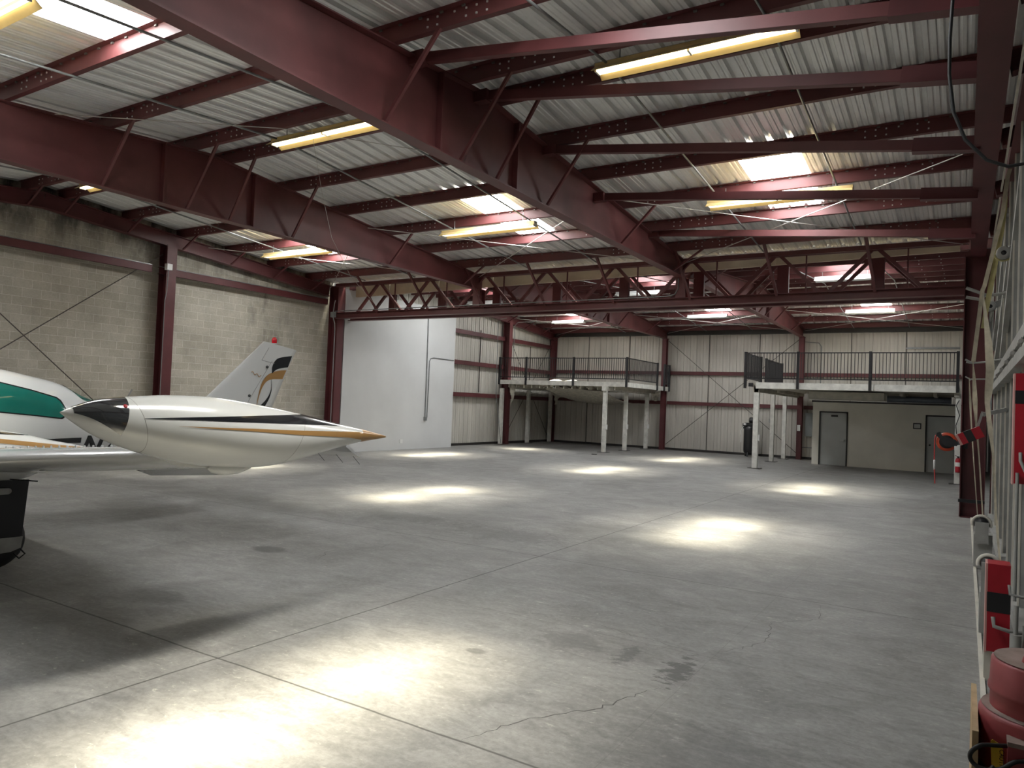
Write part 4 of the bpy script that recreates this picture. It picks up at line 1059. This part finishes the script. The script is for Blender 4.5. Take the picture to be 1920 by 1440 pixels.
strap([(.44, 5.16), (.40, 5.0), (.355, 4.53), (.18, 3.62), (.158, 3.555), (.079, 2.65)], 11, [.05] * 6, 'strap', 'long cream strap slanting from the door header to the middle hook')
strap([(.385, 4.75), (.375, 4.6), (.347, 4.3), (.223, 3.45), (.173, 3.08)], 11.05, [.05, .055, .06, .06, .05], 'strapy', 'yellowish strap slanting past the guide roller', 1)
strap([(.137, 3.327), (.17, 3.06), (.202, 2.767), (.225, 2.475), (.215, 2.213), (.205, 2.096), (.234, 1.835), (.269, 1.548), (.305, .918), (.345, .467), (.4, .06)], 9.5, [.012, .035, .068, .085, .072, .05, .045, .028, .022, .022, .022], 'strap', 'widest twisted cream strap hanging from the upper hook to the floor', 2)
strap([(.087, 2.81), (.113, 2.451), (.125, 2.21), (.145, 1.89), (.196, 1.334), (.252, .545), (.28, .05)], 13, [.01, .05, .07, .03, .02, .02, .02], 'strap', 'cream strap hanging from the middle hook', 1.5)
strap([(.047, 2.6), (.069, 2.233), (.08, 2.017), (.14, 1.2), (.2, .45), (.24, .02)], 14.05, [.01, .035, .025, .015, .015, .015], 'strap', 'thin cream strap hanging from the lowest hook', .5)
# red pads with black bands
def pad(name, x0, x1, y0, y1, z0, z1, band, lab, top_dark=0):
    t = thing(name, lab, 'pad', (x0, y0, z0), 'red latch covers on the hangar door')
    m = MB(); m.box(x0, x1, y0, y1, z0, z1); m.build('cover', 'padred', t)
    m = MB(); m.box(x0 - .002, x1 + .002, y0 - .002, y1 + .002, band[0], band[1]); m.build('black_band', 'black', t)
    m = MB(); m.box(x0 - .012, x0, y0, y1 - .01, z0 - .01, z1); m.build('edge_strip', 'padpink', t)
    return t
t = pad('latch_cover', .163, .3, 6.3, 6.5, .25, .87, (.53, .67), 'red latch cover with a black band low by the floor near the camera')
m = MB(); m.tube([(.2, 6.28, .5), (.205, 6.26, .44), (.3, 6.26, .42), (.42, 6.3, .42)], .014, 8); m.tube([(.29, 6.28, .74), (.295, 6.26, .68), (.36, 6.26, .67), (.48, 6.3, .67)], .01, 8); m.build('latch_hook', 'doortube', t)
m = MB(); m.tube([(.33, 6.2, .03), (.33, 6.2, .42)], .035, 12); m.tube([(.33, 6.2, .42), (.33, 6.2, .62)], .014, 8); m.tube([(.42, 6.25, .03), (.42, 6.25, .48)], .05, 12); m.build('latch_cylinder', 'doortube', t)
m = MB(); m.box(.15, .2, 6.32, 6.48, .02, .25); m.build('foot', 'doorpale', t)
t = pad('latch_cover', .385, .5, 8.0, 8.2, 1.34, 2.335, (2.06, 2.18), 'tall red latch cover with a black band at the right edge of the photo')
m = MB(); m.tube([(.43, 7.97, 1.62), (.43, 7.94, 1.55), (.47, 7.94, 1.45)], .014, 8); m.tube([(.41, 7.97, 1.44), (.41, 7.96, .3)], .014, 8); m.build('latch_hook', 'doortube', t)
t = thing('latch_cover', 'tilted red latch cover with a black band in front of the hose reel column', 'pad', (.07, 11.5, 1.7), 'red latch covers on the hangar door')
def tilt_box(c, L, H, D, ang):
    m = MB(); d = V((math.cos(ang), 0, math.sin(ang))); u = V((-math.sin(ang), 0, math.cos(ang)))
    c = V(c); m.bar(c - d * L / 2, c + d * L / 2, D, H, u); return m, d, u, c
m, d, u, c = tilt_box((.075, 11.5, 1.70), .27, .15, .2, .47); m.build('cover', 'padred', t)
m = MB(); m.bar(c - d * .065, c + d * .03, .204, .154, u); m.build('black_band', 'black', t)
m = MB(); m.bar(c - d * .15 + u * .075, c - d * .15 - u * .075, .2, .03); m.build('edge_strip', 'padpink', t)
m = MB(); m.bar(c + d * .1 + u * .05, (.2, 11.5, 2.02), .03, .03); m.bar((.2, 11.5, 1.98), (.46, 11.6, 2.06), .05, .05); m.build('arm', 'doortube', t)
def pulley(y, x, z, r, zb, lab):
    t = thing('cable_pulley', lab, 'pulley', (x, y, 0), 'floor pulleys by the hangar door')
    m = MB(); m.tube([(x + r * math.cos(a), y, z + r * math.sin(a)) for a in [math.radians(q) for q in range(-20, 201, 12)]], .018, 8); m.build('guard_hoop', 'doorpale', t)
    m = MB(); m.lathe((x, y, z), [(0, -.03), (r * .8, -.03), (r * .8, .03), (0, .03)], 22, 'y'); m.build('wheel', 'black', t)
    m = MB(); m.box(x - r * .7, x + r * .75, y - .06, y - .03, zb, z + r * .25); m.box(x - r * .8, x + r * 1.2, y + .03, y + .3, .03, zb + .1); m.build('bracket', 'doortube', t)
pulley(11.0, .207, .6, .1, .36, 'grey floor pulley with a hoop guard, the farther of two by the hangar door')
pulley(7.6, .2, .655, .075, .3, 'grey floor pulley with a hoop guard just behind the low red latch cover')
m = MB(); m.tube([(-.119, 5.5, 4.75), (-.134, 5.5, 4.4), (-.132, 5.5, 4.155), (-.103, 5.5, 3.9), (-.033, 5.5, 3.707), (.086, 5.5, 3.557), (.2, 5.5, 3.5), (.3, 5.5, 3.507), (.45, 5.5, 3.56)], .011, 8); m.tube([(-.119, 5.5, 4.75), (-.1, 5.5, 5.1), (.1, 5.6, 5.18)], .011, 8)
tag(m.build('hanging_hose', 'rubber'), 'black hose hanging in a loop at the upper right beside the door header', 'hose', None, 'thing')

# ------------------------------------------------------------------ reel, extinguisher, power unit
rl = thing('hose_reel', 'orange hose reel with black guard mounted on the big right-hand column', 'reel', (-.29, 16.6, 1.47))
m = MB(); m.lathe((-.29, 16.62, 1.47), [(.11, -.06), (.168, -.07), (.182, -.05), (.174, -.03), (.174, .03), (.182, .05), (.168, .07), (.11, .06)], 36, 'y', ring=True); m.build('hose_coil', 'orange', rl)
m = MB(); m.loft([[(x, y, z) for x, z in ((-.46, 1.64), (-.4, 1.66), (-.36, 1.58), (-.14, 1.52), (-.1, 1.46), (-.12, 1.38), (-.32, 1.39), (-.38, 1.5), (-.46, 1.58))] for y in (16.5, 16.54)], 0, True, False); m.lathe((-.29, 16.56, 1.47), [(0, -.05), (.125, -.03), (.13, .02), (.06, .1), (0, .1)], 20, 'y'); m.build('guard_plate', 'black', rl)
m = MB(); m.bar((-.14, 16.6, 1.47), (.03, 16.95, 1.5), .08, .1); m.box(-.02, .06, 16.88, 16.95, 1.35, 1.6); m.build('wall_bracket', 'black', rl)
m = MB(); m.tube([(-.47, 16.52, 1.6), (-.49, 16.52, 1.5), (-.488, 16.5, 1.1), (-.47, 16.52, .65)], .012, 8); m.build('hose_tail', 'pinkcord', rl)
m = MB(); m.lathe((-.487, 16.5, 1.02), [(0, -.1), (.016, -.09), (.016, .09), (0, .1)], 10); m.build('hose_stop', 'plastic', rl)
m = MB(); m.box(-.16, -.1, 16.45, 16.5, 1.33, 1.4); m.build('plug', 'plastic', rl)
m = MB(); m.tube([(-.15, 25.5, 2.5), (-.22, 25.46, 2.35), (-.13, 25.46, 2.05), (-.22, 25.48, 1.75), (-.2, 25.5, 1.5)], .012, 6)
tag(m.build('black_cable', 'rubber'), 'black cable zigzagging down the white post of the right mezzanine', 'cable', None, 'thing')
ex = thing('fire_extinguisher', 'small red fire extinguisher low on the right mezzanine post', 'fire extinguisher', (-.14, 25.42, .4))
m = MB(); m.lathe((-.14, 25.46, .36), [(0, 0), (.07, 0), (.075, .03), (.075, .36), (.05, .42), (.02, .44), (0, .44)], 18); m.build('cylinder', 'padred', ex)
m = MB(); m.lathe((-.14, 25.46, .36), [(.0765, .18), (.0765, .3)], 18); m.build('label_band', 'paper', ex)
m = MB(); m.box(-.17, -.11, 25.42, 25.5, .8, .84); m.bar((-.14, 25.46, .83), (-.22, 25.44, .86), .02, .015); m.build('valve', 'black', ex)

pu = thing('power_unit', 'dusty red two-tier motor unit on a yellow cart at the lower right corner', 'motor', (.215, 2.6, 0))
px, py = .215, 2.62
m = MB(); m.lathe((px, py, 0), [(0, 1.197), (.125, 1.197), (.135, 1.188), (.138, 1.12), (.142, 1.112), (.142, 1.104), (.136, 1.096), (.136, 1.05), (.138, 1.04)], 40); m.build('motor_cap', 'pumpred', pu)
m = MB(); m.lathe((px, py, 0), [(.128, 1.1975), (.128, 1.1985)], 40); m.build('dust_layer', 'dust', pu)
m = MB(); m.lathe((px, py, 0), [(.0, 1.055), (.158, 1.052), (.164, 1.04), (.165, .9), (.158, .885), (0, .885)], 40); m.build('tank', 'pumpred', pu)
m = MB(); m.lathe((px, py, 0), [(.14, 1.0562), (.157, 1.0545)], 40); m.build('dust_layer', 'dust', pu)
m = MB(); m.lathe((px - .03, py - .04, 1.2), [(0, .035), (.022, .03), (.03, .01), (.032, 0)], 16); m.build('filler_cap', 'pumpred', pu)
m = MB(); m.box(.118, .26, py - .19, py - .13, .92, 1.015); m.build('control_box', 'pumpred', pu)
m = MB(); m.box(.116, .262, py - .192, py - .135, 1.005, 1.017); m.build('box_lid', 'dust', pu)
m = MB(); m.lathe((px, py, 0), [(0, .8), (.15, .8), (.162, .83), (.162, .887), (0, .887)], 36); m.build('pump_base', 'black', pu)
cart = MB(); cart.box(.052, .42, 2.40, 2.85, .72, .83); cart = cart.build('cart_top', 'yellow', pu)
m = MB(); m.box(.035, .05, 2.42, 2.85, .1, 1.03); m.build('wooden_side', 'wood', pu)
for x in (.07, .39):
    for y in (2.43, 2.82):
        m = MB(); m.box(x - .02, x + .02, y - .02, y + .02, 0, .72); m.build('cart_leg', 'yellow', pu)
m = MB(); pts = [(.118, 2.46, .995), (.09, 2.43, 1.0), (.055, 2.41, .998), (.032, 2.4, .975), (.036, 2.4, .952), (.06, 2.39, .945), (.1, 2.39, .955), (.14, 2.42, .975), (.2, 2.43, .98)]
SP = [V(p) for p in pts]
def smooth(P, n=6):
    out = []
    for i in range(len(P) - 1):
        p0, p1, p2, p3 = P[max(i - 1, 0)], P[i], P[i + 1], P[min(i + 2, len(P) - 1)]
        for k in range(n):
            u = k / n; out.append(.5 * (2 * p1 + (p2 - p0) * u + (2 * p0 - 5 * p1 + 4 * p2 - p3) * u * u + (3 * p1 - p0 - 3 * p2 + p3) * u ** 3))
    return out + [P[-1]]
m.tube(smooth(SP), .006, 8)
m.tube(smooth([V(p) for p in ((.2, 2.425, .97), (.14, 2.39, .96), (.1, 2.375, .93), (.08, 2.37, .915), (.072, 2.37, .925), (.075, 2.375, .945), (.085, 2.385, .96))]), .006, 8); m.build('power_cable', 'rubber', pu)
m = MB(); m.loft([[(x, y, z) for x, z in ((.079, 1.0), (.083, 1.006), (.104, .995), (.108, .985), (.109, .908), (.082, .928))] for y in (2.452, 2.455)], 0, True, False); tg = m.build('warning_tag', 'yellow', pu); tg['label'] = 'yellow caution tag'
cu = bpy.data.curves.new('tag_text', 'FONT'); cu.body = 'CAUTION'; cu.size = .015; cu.extrude = .0003
o = text_mesh('tag_lettering', cu, 'acblack')
o.matrix_basis = Matrix.Translation((.1, 2.4512, .985)) @ Matrix(((0, 1, 0, 0), (0, 0, -1, 0), (-1, 0, 0, 0), (0, 0, 0, 1))); o.parent = tg

# ------------------------------------------------------------------ light
def sunlight(name, energy, angle, c):   # the sun, and an added wider sun imitating scatter by the skylight sheets
    l = bpy.data.lights.new(name, 'SUN'); l.energy = energy; l.angle = math.radians(angle); l.color = c
    o = bpy.data.objects.new(name, l); COL.objects.link(o)
    o.matrix_basis = V((.5, 1.8, 6.2)).to_track_quat('Z', 'Y').to_matrix().to_4x4()
sunlight('sun', 15, 9, (1, .93, .76)); sunlight('skylight_scatter_sun', 15, 32, (1, .95, .85))
wd_ = bpy.data.worlds.new('sky'); S.world = wd_; wd_.use_nodes = True
bg = wd_.node_tree.nodes['Background']; bg.inputs[0].default_value = (.85, .93, 1, 1); bg.inputs[1].default_value = 1.2

# ------------------------------------------------------------------ camera
cam = bpy.data.cameras.new('camera'); co = bpy.data.objects.new('camera', cam); COL.objects.link(co)
cam.sensor_fit = 'HORIZONTAL'; cam.sensor_width = 36; cam.lens = 36 * 1367.7373 / 1920; cam.clip_start = .05; cam.clip_end = 200
Rw = ((0.84905732, 0.52676266, 0.04028368), (0.02028483, 0.04368938, -0.99883921), (-0.52791117, 0.84888888, 0.02640949))
rot = Matrix(((Rw[0][0], -Rw[1][0], -Rw[2][0]), (Rw[0][1], -Rw[1][1], -Rw[2][1]), (Rw[0][2], -Rw[1][2], -Rw[2][2])))
co.matrix_world = Matrix.Translation((0, 0, 1.88)) @ rot.to_4x4()
S.camera = co
S.view_settings.view_transform = 'Standard'; S.view_settings.look = 'None'; S.view_settings.gamma = 1; S.view_settings.use_curve_mapping = False
S.view_settings.exposure = .85
S.cycles.use_denoising = True
S.cycles.max_bounces = 8; S.cycles.diffuse_bounces = 6; S.cycles.glossy_bounces = 3; S.cycles.transparent_max_bounces = 8
S.cycles.caustics_reflective = False; S.cycles.caustics_refractive = False; S.cycles.sample_clamp_indirect = 6
